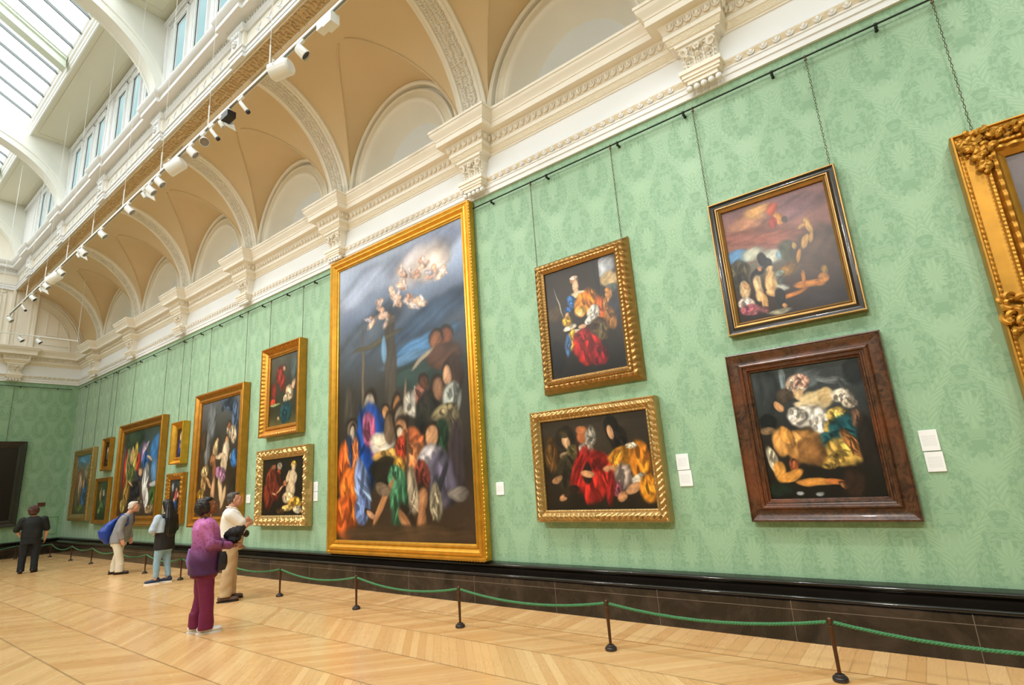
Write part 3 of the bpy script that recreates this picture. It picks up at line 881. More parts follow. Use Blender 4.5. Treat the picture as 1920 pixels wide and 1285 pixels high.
# ---- pictures (loose generic compositions in the colours seen)
SK = 'd9a070'
pic_night = ([(0, 'a8b6d2'), (.12, '93a3c2'), (.24, '5a6880'), (.36, '3f4b5a'), (.5, '33312f'), (.75, '2f2721'), (1, '3d2d20')], [
 (.25,.10,.3,.06,-14,'a3b0cc',.15,.6),(.75,.06,.28,.05,-10,'8e9cc0',.15,.6),(.70,.10,.22,.07,-8,'c9c2c8',.2,.6),(.76,.11,.14,.05,0,'dccfca',.2,.5),
 (.25,.30,.32,.07,-20,'4c5766',.3,.6),(.75,.30,.3,.05,-14,'3b506b',.3,.6),(.72,.385,.26,.035,-8,'4a76a4',.35,.5),(.6,.42,.2,.02,-4,'5b83ab',.3,.6),
 (0.300,0.250,0.045,0.014,-35,'dcbba8',.5,.6),(0.288,0.232,0.018,0.011,0,'cf9f88',.3,.6),(0.272,0.233,0.035,0.008,20,'b8b4c0',.4,.7),(0.360,0.200,0.045,0.014,60,'cfa896',.5,.6),(0.378,0.181,0.018,0.011,0,'d9b298',.3,.6),(0.362,0.194,0.035,0.008,139,'c8b8b8',.4,.7),(0.400,0.240,0.045,0.014,10,'d8b09c',.5,.6),(0.386,0.219,0.018,0.011,0,'d9b298',.3,.6),(0.426,0.252,0.035,0.008,57,'c8b8b8',.4,.7),(0.470,0.170,0.045,0.014,70,'dcbba8',.5,.6),(0.459,0.153,0.018,0.011,0,'e0bea8',.3,.6),(0.507,0.184,0.035,0.008,123,'c8b8b8',.4,.7),(0.510,0.210,0.045,0.014,50,'cfa896',.5,.6),(0.520,0.195,0.018,0.011,0,'d9b298',.3,.6),(0.490,0.201,0.035,0.008,115,'d8c8c4',.4,.7),(0.550,0.155,0.045,0.014,30,'d8b09c',.5,.6),(0.575,0.139,0.018,0.011,0,'cf9f88',.3,.6),(0.578,0.155,0.035,0.008,86,'d8c8c4',.4,.7),(0.600,0.210,0.045,0.014,-10,'cfa896',.5,.6),(0.596,0.200,0.018,0.011,0,'cf9f88',.3,.6),(0.581,0.222,0.035,0.008,25,'c8b8b8',.4,.7),(0.640,0.235,0.045,0.014,0,'e0c4b4',.5,.6),(0.648,0.223,0.018,0.011,0,'e0bea8',.3,.6),(0.652,0.243,0.035,0.008,39,'b8b4c0',.4,.7),(0.700,0.240,0.045,0.014,15,'dcbba8',.5,.6),(0.674,0.219,0.018,0.011,0,'e0bea8',.3,.6),(0.711,0.231,0.035,0.008,67,'d8c8c4',.4,.7),(0.660,0.135,0.045,0.014,20,'cfa896',.5,.6),(0.668,0.124,0.018,0.011,0,'cf9f88',.3,.6),(0.628,0.117,0.035,0.008,64,'d8c8c4',.4,.7),(0.720,0.110,0.045,0.014,0,'dcbba8',.5,.6),(0.697,0.089,0.018,0.011,0,'cf9f88',.3,.6),(0.717,0.092,0.035,0.008,74,'c8b8b8',.4,.7),(0.780,0.150,0.045,0.014,-20,'cfa896',.5,.6),(0.794,0.129,0.018,0.011,0,'d9b298',.3,.6),(0.766,0.143,0.035,0.008,19,'b8b4c0',.4,.7),(0.840,0.165,0.045,0.014,-10,'e0c4b4',.5,.6),(0.862,0.145,0.018,0.011,0,'e0bea8',.3,.6),(0.865,0.157,0.035,0.008,32,'d8c8c4',.4,.7),(0.570,0.110,0.045,0.014,40,'cfa896',.5,.6),(0.548,0.097,0.018,0.011,0,'d9b298',.3,.6),(0.557,0.090,0.035,0.008,72,'d8c8c4',.4,.7),(0.440,0.270,0.045,0.014,-20,'dcbba8',.5,.6),(0.432,0.251,0.018,0.011,0,'cf9f88',.3,.6),(0.446,0.268,0.035,0.008,23,'d8c8c4',.4,.7),
 (.70,.48,.28,.045,0,'2e423f',.3,.5),(.45,.45,.05,.2,0,'4a443c',.2,.4),(.22,.5,.012,.24,0,'6b604e',.1,.5),(.33,.33,.22,.01,-8,'55503f',.1,.5),(.40,.36,.02,.05,0,'6f9cc4',.1,.4),
 (.86,.38,.045,.03,0,'7b4b34'),(.79,.385,.04,.03,0,'8a5a40'),(.84,.44,.12,.045,0,'54392c'),(.90,.50,.07,.06,0,'3c2b24'),(.70,.43,.09,.008,-30,'a39684',.1,.5),
 (.10,.55,.05,.09,0,'46413a',.3,.5),(.27,.56,.05,.05,0,'b9b2a2'),(.275,.555,.022,.026,0,'e2b693',.1),(.24,.66,.10,.12,8,'20489b',.5),(.32,.64,.09,.09,-25,'1f4aa3',.5),(.27,.635,.055,.07,-15,'b0587c',.5),(.32,.70,.08,.03,10,'8c3a5a',.4),
 (.24,.78,.08,.09,10,'1a3f90',.5),(.37,.685,.10,.04,12,'e6dfd4',.3),(.36,.675,.06,.022,10,'f4e6cf',.2),(.42,.73,.11,.022,2,'c59a52',.4),(.40,.78,.12,.05,0,'231c17',.3),
 (.41,.585,.03,.025,0,'b98a5e'),(.47,.60,.035,.03,0,'caa070'),(.50,.575,.03,.04,0,'a8764c'),(.44,.64,.045,.05,0,'6f5a48'),(.53,.625,.04,.05,0,'8c8272'),(.56,.58,.012,.09,2,'8a7a66',.1,.5),
 (.62,.57,.07,.05,-10,'a8a49c',.5),(.68,.55,.05,.05,0,'8e5b50',.4),(.70,.51,.03,.025,0,'5b3a2a'),(.72,.62,.09,.08,0,'23221f',.4),(.80,.54,.04,.035,0,'8a6650'),(.86,.50,.03,.03,0,'c79a7a'),
 (.88,.58,.06,.06,10,'9aa09c',.5),(.83,.62,.09,.03,-8,'7d7358',.5),(.88,.67,.06,.06,0,'6f6650',.5),(.90,.76,.05,.12,0,'3f353a',.3),(.80,.70,.06,.06,0,'27412f',.4),
 (.53,.655,.045,.04,0,'c28a62'),(.52,.665,.03,.025,0,'d8c7b0'),(.60,.70,.09,.05,15,'b8643c',.5),(.62,.74,.08,.045,-10,'c67f50',.5),(.52,.71,.05,.04,0,'a83c28',.5),(.57,.73,.008,.10,8,'5b4a38',.1,.4),
 (.74,.685,.045,.035,0,'cf9c74'),(.73,.76,.10,.05,-12,'b8b4bc',.5),(.80,.82,.09,.09,0,'565266',.5),(.67,.80,.06,.05,0,'7e3a30',.4),(.76,.88,.04,.06,0,'8f8670',.5),(.66,.88,.04,.04,20,'b58058'),(.66,.94,.03,.05,5,'a06f4c',.3),
 (.50,.775,.045,.04,0,'c9933c',.4),(.50,.865,.07,.09,0,'3f7454',.45),(.47,.80,.05,.04,0,'4b8060',.4),(.38,.88,.02,.09,35,'b98458'),(.56,.95,.03,.06,-35,'b07c54'),(.60,.85,.04,.07,-10,'a89a84',.4),
 (.12,.63,.04,.035,0,'6f6357'),(.125,.645,.02,.03,0,'c0b2a0'),(.10,.72,.05,.07,0,'2c3a5c',.5),(.16,.73,.03,.08,0,'b86a3c',.4),(.05,.76,.05,.09,0,'d4602a',.4),(.11,.82,.10,.06,-15,'e0752c',.5),(.08,.92,.10,.08,15,'d8642a',.55),
 (.22,.83,.06,.10,-12,'7f96cc',.5),(.21,.90,.06,.05,0,'6c84be',.5),(.28,.92,.04,.012,30,'c99a78'),(.38,.84,.06,.025,10,'7d6a58',.3),(.55,.98,.5,.03,0,'4a3827',.3,.5),(.90,.86,.06,.02,0,'77706a',.3)], 3)
pic_cloud = ([(0, '75555a'), (.2, '8a5f58'), (.4, '7d5148'), (.55, '5b5a52'), (.75, '33251c'), (1, '241a16')], [
 (.30,.15,.25,.09,-8,'a8775c',.3,.6),(.42,.10,.18,.07,15,'c9995c',.3,.6),(.70,.14,.3,.1,-5,'74535a',.3,.6),(.3,.28,.35,.07,5,'845248',.3,.5),(.55,.36,.3,.06,10,'8f5344',.3,.5),
 (.50,.10,.05,.06,20,'b8543c'),(.55,.20,.06,.06,-25,'c98a4c'),(.49,.22,.04,.05,0,'a04038'),(.60,.22,.03,.03,0,'3f3734'),
 (.10,.43,.14,.07,0,'5b92c8',.15),(.25,.44,.12,.06,0,'b8bcae',.2,.5),(.42,.50,.12,.06,0,'c3c6bc',.2,.5),(.50,.50,.05,.04,0,'7fa4bc',.2,.5),(.08,.55,.10,.10,0,'4a4534',.4),(.07,.66,.08,.09,0,'2c2b20',.4),
 (.60,.50,.09,.12,-35,'3f4430',.4,.4),(.85,.55,.25,.20,-20,'45301f',.4,.5),(.55,.64,.10,.05,-25,'7d5a26',.4,.4),(.45,.66,.06,.03,0,'838e84',.5,.4),(.42,.72,.06,.05,0,'6d7a76',.6,.4),(.44,.78,.08,.03,0,'a5aaa4',.5,.4),
 (.80,.33,.03,.07,-10,'c29a5a'),(.80,.42,.02,.05,10,'b88e50'),(.74,.32,.05,.015,-25,'b08a54'),(.74,.45,.03,.06,25,'c79a54'),(.66,.55,.02,.06,20,'b8863f'),(.64,.46,.02,.03,0,'b09050'),
 (.70,.80,.14,.03,8,'c07a30',.3),(.55,.85,.16,.018,-10,'b8702c',.3),(.83,.78,.05,.04,-60,'b87a3a'),(.86,.72,.03,.035,0,'8a6a30'),(.66,.74,.02,.06,0,'b0702c'),
 (.32,.50,.05,.06,0,'1c1d22',.2),(.36,.55,.05,.05,0,'24252a',.2),(.27,.60,.05,.03,0,'17181c',.2),(.22,.65,.04,.06,0,'1d1d22',.2),(.28,.58,.02,.02,0,'c98a66'),(.38,.60,.04,.025,-20,'d8b484'),
 (.37,.70,.055,.10,5,'dcb47c',.3),(.36,.80,.06,.04,0,'d8ac74',.3),(.24,.71,.045,.09,-5,'e0c296',.3),(.24,.80,.04,.06,0,'d9b482',.3),(.10,.73,.055,.08,0,'e0bf92',.3),(.12,.70,.03,.03,0,'c99a6a'),
 (.27,.88,.03,.09,0,'d3a468',.3),(.10,.84,.08,.05,10,'d8ccc4',.5),(.12,.90,.09,.05,0,'9c5160',.6),(.22,.93,.10,.03,0,'7e4a50',.6),(.42,.86,.05,.08,0,'14161a',.2),(.45,.93,.03,.02,40,'c09060'),(.40,.97,.12,.02,0,'8a8672',.5,.4),(.80,.93,.18,.05,0,'2a2226',.3,.5)], 5)
pic_tent = ([(0, '3a4042'), (.3, '33383a'), (.6, '241f1c'), (1, '15120f')], [
 (.30,.10,.03,.12,0,'7f8f98',.3,.5),(.15,.15,.10,.2,0,'2f3436',.3,.5),(.55,.10,.12,.08,10,'565e62',.4,.5),(.75,.15,.16,.03,15,'666c70',.5,.5),(.85,.25,.03,.12,-20,'4a5054',.4,.5),(.95,.10,.1,.1,0,'1f2224',.2,.5),
 (.43,.14,.095,.075,10,'d8b8a4',.55),(.48,.12,.07,.05,0,'c99c8c',.6),(.37,.20,.03,.05,0,'e0c3ae',.4),(.43,.22,.045,.045,15,'e3bd92',.15),(.30,.22,.09,.06,0,'4a3f36',.3),(.57,.28,.14,.075,8,'e6cfa0',.2),(.66,.25,.07,.06,40,'dcbf8c',.2),(.50,.32,.14,.035,12,'efd9b0',.15),
 (.50,.40,.20,.09,4,'d9d4cc',.55),(.58,.48,.10,.09,0,'e2ddd6',.6),(.38,.38,.10,.06,10,'cfcac2',.5),(.80,.27,.10,.06,10,'cbc2b4',.6),(.85,.33,.06,.04,-15,'b8ac9c',.5),(.22,.30,.035,.045,-30,'e0a878',.2),
 (.10,.42,.08,.07,0,'141518',.2),(.08,.48,.08,.03,0,'8a6f52',.3),(.72,.40,.09,.05,-20,'cdb060',.6),(.65,.50,.10,.04,-60,'b8964a',.6),(.78,.52,.14,.11,-50,'1d5560',.5),(.62,.58,.10,.06,0,'1c4a54',.4),(.72,.68,.13,.12,-55,'c4a050',.65),(.60,.74,.10,.05,-20,'9c8040',.6),(.80,.62,.05,.12,-25,'8a5c34',.5),
 (.88,.45,.05,.07,0,'6d5140',.4),(.93,.62,.08,.2,0,'221b18',.3,.5),
 (.32,.60,.12,.11,20,'e09a48',.3),(.18,.58,.08,.11,0,'e6a85c',.3),(.40,.62,.17,.13,0,'b8854c',.35),(.44,.66,.13,.11,0,'8c6238',.3),(.24,.52,.06,.07,-20,'e0a050',.3),(.08,.72,.05,.12,-10,'d9cdb4',.5),(.12,.80,.06,.08,0,'e8a44c',.3),(.26,.75,.05,.045,0,'8c4a2c',.4),(.27,.745,.022,.025,0,'b86a40'),
 (.22,.83,.12,.04,-18,'e6a04a',.25),(.42,.885,.18,.028,4,'e09a48',.2),(.60,.89,.09,.022,10,'cf7c40',.25),(.66,.92,.04,.02,35,'c98a54'),(.10,.93,.12,.05,0,'1c2a20',.3),(.27,.96,.03,.015,0,'a8b0b4'),(.45,.97,.04,.015,0,'98a0a4'),(.75,.90,.10,.10,0,'33221a',.3,.5)], 8)
pic_lady = ([(0, '2e2a24'), (.4, '2a241d'), (1, '1d1a1a')], [
 (.86,.10,.13,.10,0,'a7adb8',.3,.4),(.90,.22,.12,.07,0,'c2a878',.3,.4),(.74,.10,.04,.2,0,'231f1a',.2),(.90,.30,.08,.04,0,'4c5a58',.3,.5),(.12,.40,.12,.08,0,'4a3a20',.3,.5),
 (.42,.13,.06,.04,0,'8a6a48',.5),(.42,.11,.055,.018,0,'dcc0b8',.6),(.43,.18,.045,.055,0,'e9c4a2',.15),(.44,.245,.03,.03,0,'e4bd98',.1),(.47,.28,.10,.035,8,'ecd2ae',.15),(.52,.27,.08,.02,8,'e8e0d0',.3),
 (.36,.33,.06,.07,-20,'2f62a0',.45),(.30,.40,.06,.04,0,'2a5590',.4),(.52,.37,.12,.10,0,'d88a2c',.4),(.66,.38,.10,.14,-25,'c8741f',.45),(.76,.46,.08,.12,-25,'b8581c',.45),(.47,.44,.08,.05,0,'d8a04a',.4),(.46,.455,.035,.02,0,'e6d6a0',.2),
 (.64,.48,.085,.07,20,'ece8e0',.5),(.58,.54,.07,.035,-20,'e6e0d6',.45),(.48,.575,.06,.02,10,'e2b48c',.15),(.28,.45,.03,.03,0,'d8a478'),(.30,.56,.10,.025,-12,'e6dfc8',.35),(.40,.60,.08,.02,0,'d9d0b4',.3),
 (.27,.50,.07,.05,0,'d0a030',.45),(.32,.68,.06,.10,10,'c99a30',.5),(.26,.72,.04,.10,5,'4a72a8',.45),(.52,.76,.19,.16,5,'b01f1c',.5),(.46,.66,.12,.06,0,'8c1a1a',.4),(.66,.85,.12,.10,0,'7d1620',.4),(.70,.62,.12,.09,-40,'4a3a28',.4),(.74,.66,.08,.08,0,'5f5234',.5),
 (.18,.32,.008,.15,-14,'a8a296',.1,.4),(.86,.35,.05,.05,0,'c98f50',.3),(.85,.31,.04,.025,0,'b87834',.5),(.84,.43,.06,.06,0,'b07a40',.35),(.92,.50,.08,.12,0,'2a2c38',.3),(.86,.56,.08,.10,-10,'8c6030',.4),(.10,.80,.10,.15,0,'17171c',.2)], 11)
pic_three = ([(0, '3b3228'), (.5, '2c241c'), (1, '211912')], [
 (.09,.40,.08,.18,0,'5a3f20',.35),(.08,.22,.05,.05,0,'4a3418',.3),(.24,.20,.10,.13,0,'2c2318',.3),(.245,.24,.040,.085,0,'cfa680',.3),(.235,.16,.06,.05,0,'3a3020',.3),(.24,.42,.08,.06,0,'cfae86',.2),(.26,.60,.14,.22,0,'3b3324',.4),(.30,.36,.06,.08,-20,'5a5030',.4),(.12,.66,.06,.035,-20,'a87c58',.3),
 (.42,.20,.06,.09,0,'b86a40',.2),(.40,.13,.05,.05,0,'c47a4c',.2),(.48,.22,.05,.12,0,'8a857c',.5),(.43,.36,.07,.08,0,'a09a8e',.5),(.47,.66,.14,.28,8,'a82620',.5),(.36,.55,.07,.25,25,'9c221e',.5),(.60,.62,.10,.22,-20,'b82a22',.5),(.52,.50,.10,.10,0,'7d1a18',.4),(.42,.62,.04,.12,10,'241c18',.3),
 (.42,.62,.06,.04,0,'d0996c',.2),(.18,.86,.05,.035,-35,'c48e66',.3),(.26,.80,.08,.05,-20,'2a2018',.3),
 (.68,.17,.07,.14,0,'1c1612',.3),(.74,.28,.08,.14,0,'1f1814',.4),(.665,.20,.032,.075,-8,'cf9f78',.3),(.78,.45,.16,.10,-10,'d8902c',.5),(.90,.52,.10,.20,-10,'c87a24',.5),(.70,.50,.06,.12,10,'d0882c',.5),(.84,.36,.05,.03,10,'d8c8ac',.4),(.74,.68,.09,.16,10,'a8968c',.6),(.68,.80,.05,.08,0,'8c4a5a',.5),
 (.90,.72,.08,.08,0,'dcd4c6',.5),(.82,.80,.08,.05,-30,'d8a074',.25),(.72,.88,.05,.05,-40,'cf9468',.25),(.62,.58,.05,.03,0,'cf9a70',.2),(.95,.80,.08,.15,0,'c07c24',.5),(.62,.78,.04,.18,8,'8a1f1c',.4)], 14)
pic_red = ([(0, '4a4c46'), (.4, '353228'), (.8, '2f3020'), (1, '55502e')], [
 (.35,.28,.14,.14,0,'7d2a22',.4),(.45,.40,.10,.12,0,'8c2f24',.4),(.15,.50,.10,.12,0,'6d221c',.4),(.12,.66,.10,.06,0,'b83a28',.4),(.50,.20,.05,.04,0,'b8886c'),(.58,.52,.06,.05,0,'5b3a26',.3),(.72,.56,.14,.11,-20,'d0b494',.4),(.86,.45,.06,.08,20,'cfa888',.3),(.58,.64,.08,.06,0,'cbb594',.4),(.20,.70,.20,.02,0,'8fa06a',.3),(.60,.83,.20,.15,0,'1f4650',.4),(.55,.92,.1,.06,0,'1b3a44',.3),(.35,.90,.05,.03,0,'b89a78'),(.86,.2,.12,.2,0,'4a5a58',.3,.5)], 17)
pic_elders = ([(0, '231c17'), (1, '1a1410')], [
 (.22,.45,.16,.30,0,'7d3322',.5),(.15,.62,.12,.28,0,'6d2a1c',.5),(.26,.15,.06,.05,0,'8c5a40',.3),(.42,.14,.06,.07,0,'b8a896',.4),(.40,.24,.05,.06,0,'a04a30',.4),(.36,.50,.12,.25,0,'5f261a',.5),(.45,.55,.10,.02,-30,'cf9c78',.3),(.30,.62,.06,.02,10,'c08a68',.2),
 (.75,.14,.07,.06,0,'b8903c',.4),(.75,.19,.045,.06,0,'e0c4a0',.15),(.74,.36,.11,.13,8,'e2cba8',.25),(.62,.34,.04,.12,30,'dcc09a',.25),(.70,.55,.11,.14,0,'dcc4a0',.3),(.64,.70,.14,.10,0,'cfb48c',.35),(.55,.45,.05,.05,0,'b87850',.4),(.80,.80,.18,.10,-10,'c99a3c',.6),(.62,.88,.12,.06,0,'d8b468',.6),(.86,.90,.10,.06,0,'e0d0b0',.5),(.45,.92,.1,.05,0,'4a3520',.4)], 19)
pic_bath = ([(0, '5b5f66'), (.25, '3f3c3a'), (.6, '35291f'), (1, '4a3526')], [
 (.28,.18,.12,.16,0,'6f737a',.4,.4),(.20,.42,.08,.14,0,'77787a',.4,.4),(.70,.06,.25,.06,25,'3f4c63',.6),(.88,.18,.08,.16,-10,'4a5a78',.6),(.10,.35,.08,.10,0,'4a382c',.3),(.78,.30,.10,.06,30,'c8b49a',.4),(.86,.34,.06,.08,0,'b8a48c',.4),(.74,.25,.04,.035,0,'8c5a40'),
 (.45,.36,.035,.03,0,'c29a74'),(.42,.44,.07,.09,10,'c8a67c',.35),(.36,.53,.08,.05,0,'9c6a44',.35),(.70,.37,.04,.035,0,'cf9468'),(.68,.47,.09,.10,0,'e0cdb0',.3),(.55,.50,.12,.025,-8,'d9c2a2',.25),(.85,.50,.07,.025,-30,'d0b898',.25),(.65,.58,.08,.09,0,'dcc6a4',.3),(.90,.53,.09,.08,0,'3a6aa8',.6),
 (.55,.64,.10,.05,10,'9a6a90',.6),(.64,.66,.08,.06,0,'a8789c',.6),(.60,.78,.05,.12,-15,'dcc09a',.3),(.68,.85,.05,.10,20,'d6b890',.3),(.18,.62,.10,.06,-20,'c8a878',.35),(.15,.72,.07,.08,0,'b8905c',.35),(.30,.72,.12,.02,35,'c09468',.3),(.42,.62,.05,.08,0,'8c5a3c',.3),(.42,.78,.05,.12,5,'d2a47c',.3),(.40,.92,.03,.10,0,'c4946c',.3),(.10,.82,.10,.05,0,'a8843c',.5),(.9,.85,.1,.15,0,'2c241e',.3,.5)], 23)
pic_blue = ([(0, '2a2622'), (1, '1f1c22')], [(.5,.30,.16,.20,0,'cbb894',.4),(.52,.30,.08,.11,0,'d8a880',.15),(.5,.70,.36,.28,0,'23409c',.5),(.48,.60,.10,.10,0,'d0a078',.3),(.30,.55,.10,.2,0,'1c3488',.5),(.5,.92,.4,.1,0,'1a2f80',.5)], 29)
pic_mother = ([(0, '39424a'), (.5, '2a2622'), (1, '241c18')], [(.20,.20,.10,.12,0,'9aa8b8',.3),(.55,.30,.08,.08,0,'c99c7c',.2),(.55,.45,.14,.14,0,'b04a50',.5),(.48,.72,.20,.20,0,'2f5aa8',.55),(.70,.42,.07,.09,0,'dcb090',.3),(.40,.55,.10,.06,0,'d8a888',.3),(.75,.15,.15,.1,0,'3f4a44',.4)], 31)
pic_story = ([(0, '2c3430'), (.3, '44525c'), (.7, '4a4238'), (1, '3a2c22')], [
 (.90,.25,.14,.16,0,'3f78b8',.3,.4),(.92,.50,.10,.14,0,'5f90c4',.25,.4),(.92,.66,.10,.03,0,'c0c8cc',.2,.4),(.30,.10,.28,.12,0,'2c3a2c',.4,.4),(.92,.76,.10,.08,0,'3c5a30',.5),(.95,.86,.08,.06,0,'5a7040',.5),
 (.10,.45,.06,.25,0,'a83a2c',.5),(.18,.40,.06,.20,0,'8a8c5c',.5),(.28,.30,.05,.12,0,'d8b07c',.3),(.38,.32,.06,.18,0,'c9b254',.6),(.30,.52,.08,.10,0,'6a7a44',.5),(.46,.40,.05,.12,0,'b83e30',.5),(.58,.28,.05,.12,20,'8a6a9c',.5),(.64,.22,.10,.03,-40,'c8b8d0',.4),(.66,.38,.09,.10,0,'3b6cb0',.5),(.76,.36,.08,.02,20,'dcb48c',.2),
 (.52,.55,.14,.07,0,'3f4044',.5),(.55,.50,.06,.05,0,'cfa480',.3),(.70,.62,.08,.20,0,'d8dade',.5),(.76,.80,.06,.12,0,'e8e8ea',.5),(.42,.75,.16,.14,0,'2a2a30',.5),(.20,.75,.10,.16,0,'9c7c40',.5),(.12,.88,.08,.08,0,'c8b060',.5),(.30,.62,.08,.015,25,'d0a47c',.2),(.55,.88,.14,.08,0,'6f6254',.5),(.86,.93,.12,.05,0,'a08a6a',.5)], 37)
pic_still = ([(0, '1c1a18'), (1, '1a1714')], [(.5,.45,.18,.28,0,'b0a49c',.6),(.5,.35,.10,.10,0,'d8ccc8',.4),(.5,.62,.14,.12,0,'8a7a84',.5),(.5,.85,.2,.06,0,'5a4a3a',.4)], 41)
pic_green = ([(0, '3c4a34'), (.5, '33442c'), (1, '26301e')], [(.35,.35,.10,.20,0,'a89468',.5),(.6,.3,.08,.10,0,'b8b0a0',.4),(.5,.65,.2,.15,0,'4c6a3c',.5),(.3,.75,.1,.1,0,'6a8a54',.4),(.8,.5,.1,.2,0,'4a5a6a',.4)], 43)
pic_arch = ([(0, '4a86b8'), (.25, '6a7468'), (.5, '6a4c38'), (1, '3c3a2c')], [(.5,.08,.35,.06,0,'5c9ccc',.3),(.3,.35,.18,.12,0,'8a5a40',.5),(.7,.3,.12,.12,0,'9a8a70',.5),(.35,.55,.12,.22,0,'b09a84',.5),(.68,.70,.16,.24,0,'2f64a8',.5),(.2,.75,.1,.18,0,'6a6a4c',.5),(.5,.9,.3,.06,0,'54602c',.5),(.6,.5,.06,.08,0,'cfa888',.3)], 47)
pic_dark = ([(0, '221c19'), (.5, '1b1614'), (1, '15110f')], [(.12,.45,.18,.03,-15,'c99870',.3),(.05,.60,.12,.10,0,'b88660',.35),(.30,.35,.2,.06,-20,'3a2c26',.4),(.03,.75,.08,.12,0,'a87a58',.35)], 53)
pic_grey = ([(0, '54494a'), (.4, '473c3a'), (.7, '5a4438'), (1, '3a2c24')], [(.2,.3,.2,.15,0,'5f5458',.3,.6),(.1,.6,.15,.2,0,'6d4a34',.3,.6),(.6,.5,.2,.25,0,'8a6450',.4),(.6,.25,.08,.08,0,'c49a78',.3)], 59)

# ---- frame styles
def cushion(h0, h1, n=14): return [(i/n, h0+(h1-h0)*math.sin(PI*min(1, i/n*1.0)*.92)) for i in range(n+1)]
moul = dense([(0, .0), (.04, .03), (.16, .035), (.20, .0), (.30, -.02), (.42, -.045), (.56, -.05), (.62, -.03), (.74, -.028), (.80, -.05), (.90, -.055), (.94, -.045), (1, -.05)], 16)
def P(base, L): return [(u, base+h) for u, h in L]
reverse = [(0, -.055), (.05, -.04), (.10, -.045), (.2, -.03), (.3, -.012), (.4, 0), (.5, .008), (.6, .012), (.7, .008), (.78, -.002), (.84, -.012), (.88, -.002), (.94, 0), (1, -.012)]
# tall altarpiece with bright flat mouldings and bead row
painting('huge upright gilt-framed painting of a moonlit crowd, by far the largest on the wall', 4.83, 8.35, .50, 5.665, .14, .20,
 P(.14, [(0, 0), (.05, .008), (.14, .008), (.20, -.008), (.26, -.01), (.30, .004), (.38, .012), (.50, .010), (.60, -.01), (.68, -.03), (.74, -.032), (.78, -.022), (.86, -.02), (.92, -.045), (1, -.05)]), [0], [G_BRIGHT], pic_night, back=.02, grid=(190, 300))
o = bpy.data.objects['framed_painting']
mb = MB()
zz = np.arange(.52, 5.64, .0105); mb.tube([(-.124, 4.828, z) for z in zz], [.006+.012*abs(math.sin(PI*i/5)) for i in range(len(zz))], 6)
mb.build('bead_moulding', G_BRIGHT, o, smooth=True)
mb = MB(); yy = np.arange(4.86, 8.33, .0105); mb.tube([(-.124, y, .498) for y in yy], [.006+.012*abs(math.sin(PI*i/5)) for i in range(len(yy))], 6)
mb.build('bead_moulding', G_BRIGHT, o, smooth=True)
painting('small-figured stormy landscape painting in a black and gold frame, above the brown-framed picture', .205, 1.425, 2.80, 4.28, .10, .125,
 P(.10, [(0, -.02), (.05, .0), (.13, 0), (.16, -.012), (.28, -.018), (.45, -.016), (.56, -.004), (.60, .004), (.68, .004), (.72, -.012), (.80, -.016), (.84, -.008), (.93, -.02), (1, -.03)]), [0, 0, 0, 1, 1, 1, 1, 0, 0, 0, 1, 0, 0, 0], [G_OLD, EBONY], pic_cloud, grid=(150, 190))
painting('painting of a turbaned woman and fallen man in a wide dark brown wooden frame', .16, 1.50, .98, 2.61, .10, .205,
 P(.10, [(0, -.03), (.03, -.005), (.08, 0), (.10, -.012), (.16, -.02), (.35, -.03), (.52, -.028), (.56, -.015), (.60, .0), (.66, .006), (.72, 0), (.75, -.018), (.82, -.022), (.85, -.012), (.90, -.014), (.94, -.035), (1, -.045)]), [0], [WALNUT], pic_tent, grid=(170, 210))
gk = multi(gadroon(13, .03, .12, .55, 1.1), gadroon(20, .014, .60, .84, 0), gadroon(26, .008, .86, .99, 0))
painting('upright painting of a flower-crowned woman holding a book, in a deep carved gilt frame', 2.40, 3.78, 2.52, 4.275, .12, .175,
 P(.125, dense([(0, -.09), (.06, -.07), (.12, -.06), (.3, -.02), (.5, .0), (.58, -.005), (.64, .01), (.76, .015), (.84, .0), (.9, -.01), (1, -.02)], 22)), [0], [G_OLD], pic_lady, orn=gk, res=.0125, grid=(150, 190))
painting('wide painting of three half-length figures with a red-cloaked old man, gadrooned gilt frame', 2.29, 3.98, .985, 2.315, .14, .135,
 P(.14, dense([(0, -.01), (.08, 0), (.14, -.015), (.5, .01), (.75, -.015), (.82, -.03), (.9, -.028), (1, -.04)], 20)), [0], [G_PALE], pic_three, orn=multi(gadroon(15, .03, .10, .72, 1.6), gadroon(22, .008, .84, 1.0)), res=.0125, grid=(170, 140))
mono = P(.18, dense([(0, -.01), (.05, 0), (.12, 0), (.16, -.02), (.4, -.06), (.62, -.09), (.7, -.075), (.8, -.075), (.86, -.09), (1, -.095)], 14))
painting('small upright dark painting of red-robed figures in a deep scooped gilt frame', 9.29, 10.72, 2.60, 4.43, .19, .21, mono, [0], [G_DEEP], pic_red, orn=multi(gadroon(12, .022, .15, .4, 0), gadroon(16, .01, .62, .82)), res=.02, grid=(90, 120))
painting('painting of two red-robed elders and a pale bathing woman, leafy gilt frame, beside two labels', 8.99, 10.80, .91, 2.35, .15, .19,
 P(.15, dense([(0, -.02), (.08, 0), (.2, -.01), (.5, .005), (.8, -.03), (1, -.05)], 16)), [0], [G_PALE], pic_elders, orn=multi(leafy(6, .022, .05, .8, 1.2), gadroon(14, .01, .82, 1)), res=.02, grid=(100, 100))
flat = P(.16, [(0, 0), (.06, .012), (.18, .012), (.24, -.01), (.5, -.04), (.62, -.045), (.68, -.03), (.8, -.03), (.9, -.055), (1, -.06)])
painting('tall painting of bathing women with blue drapery, behind the man in white', 11.45, 13.78, .87, 3.885, .16, .23, flat, [0], [G_DEEP], pic_bath, orn=multi(gadroon(9, .014, .25, .5, .5), gadroon(12, .008, .68, .85)), res=.03, grid=(100, 140))
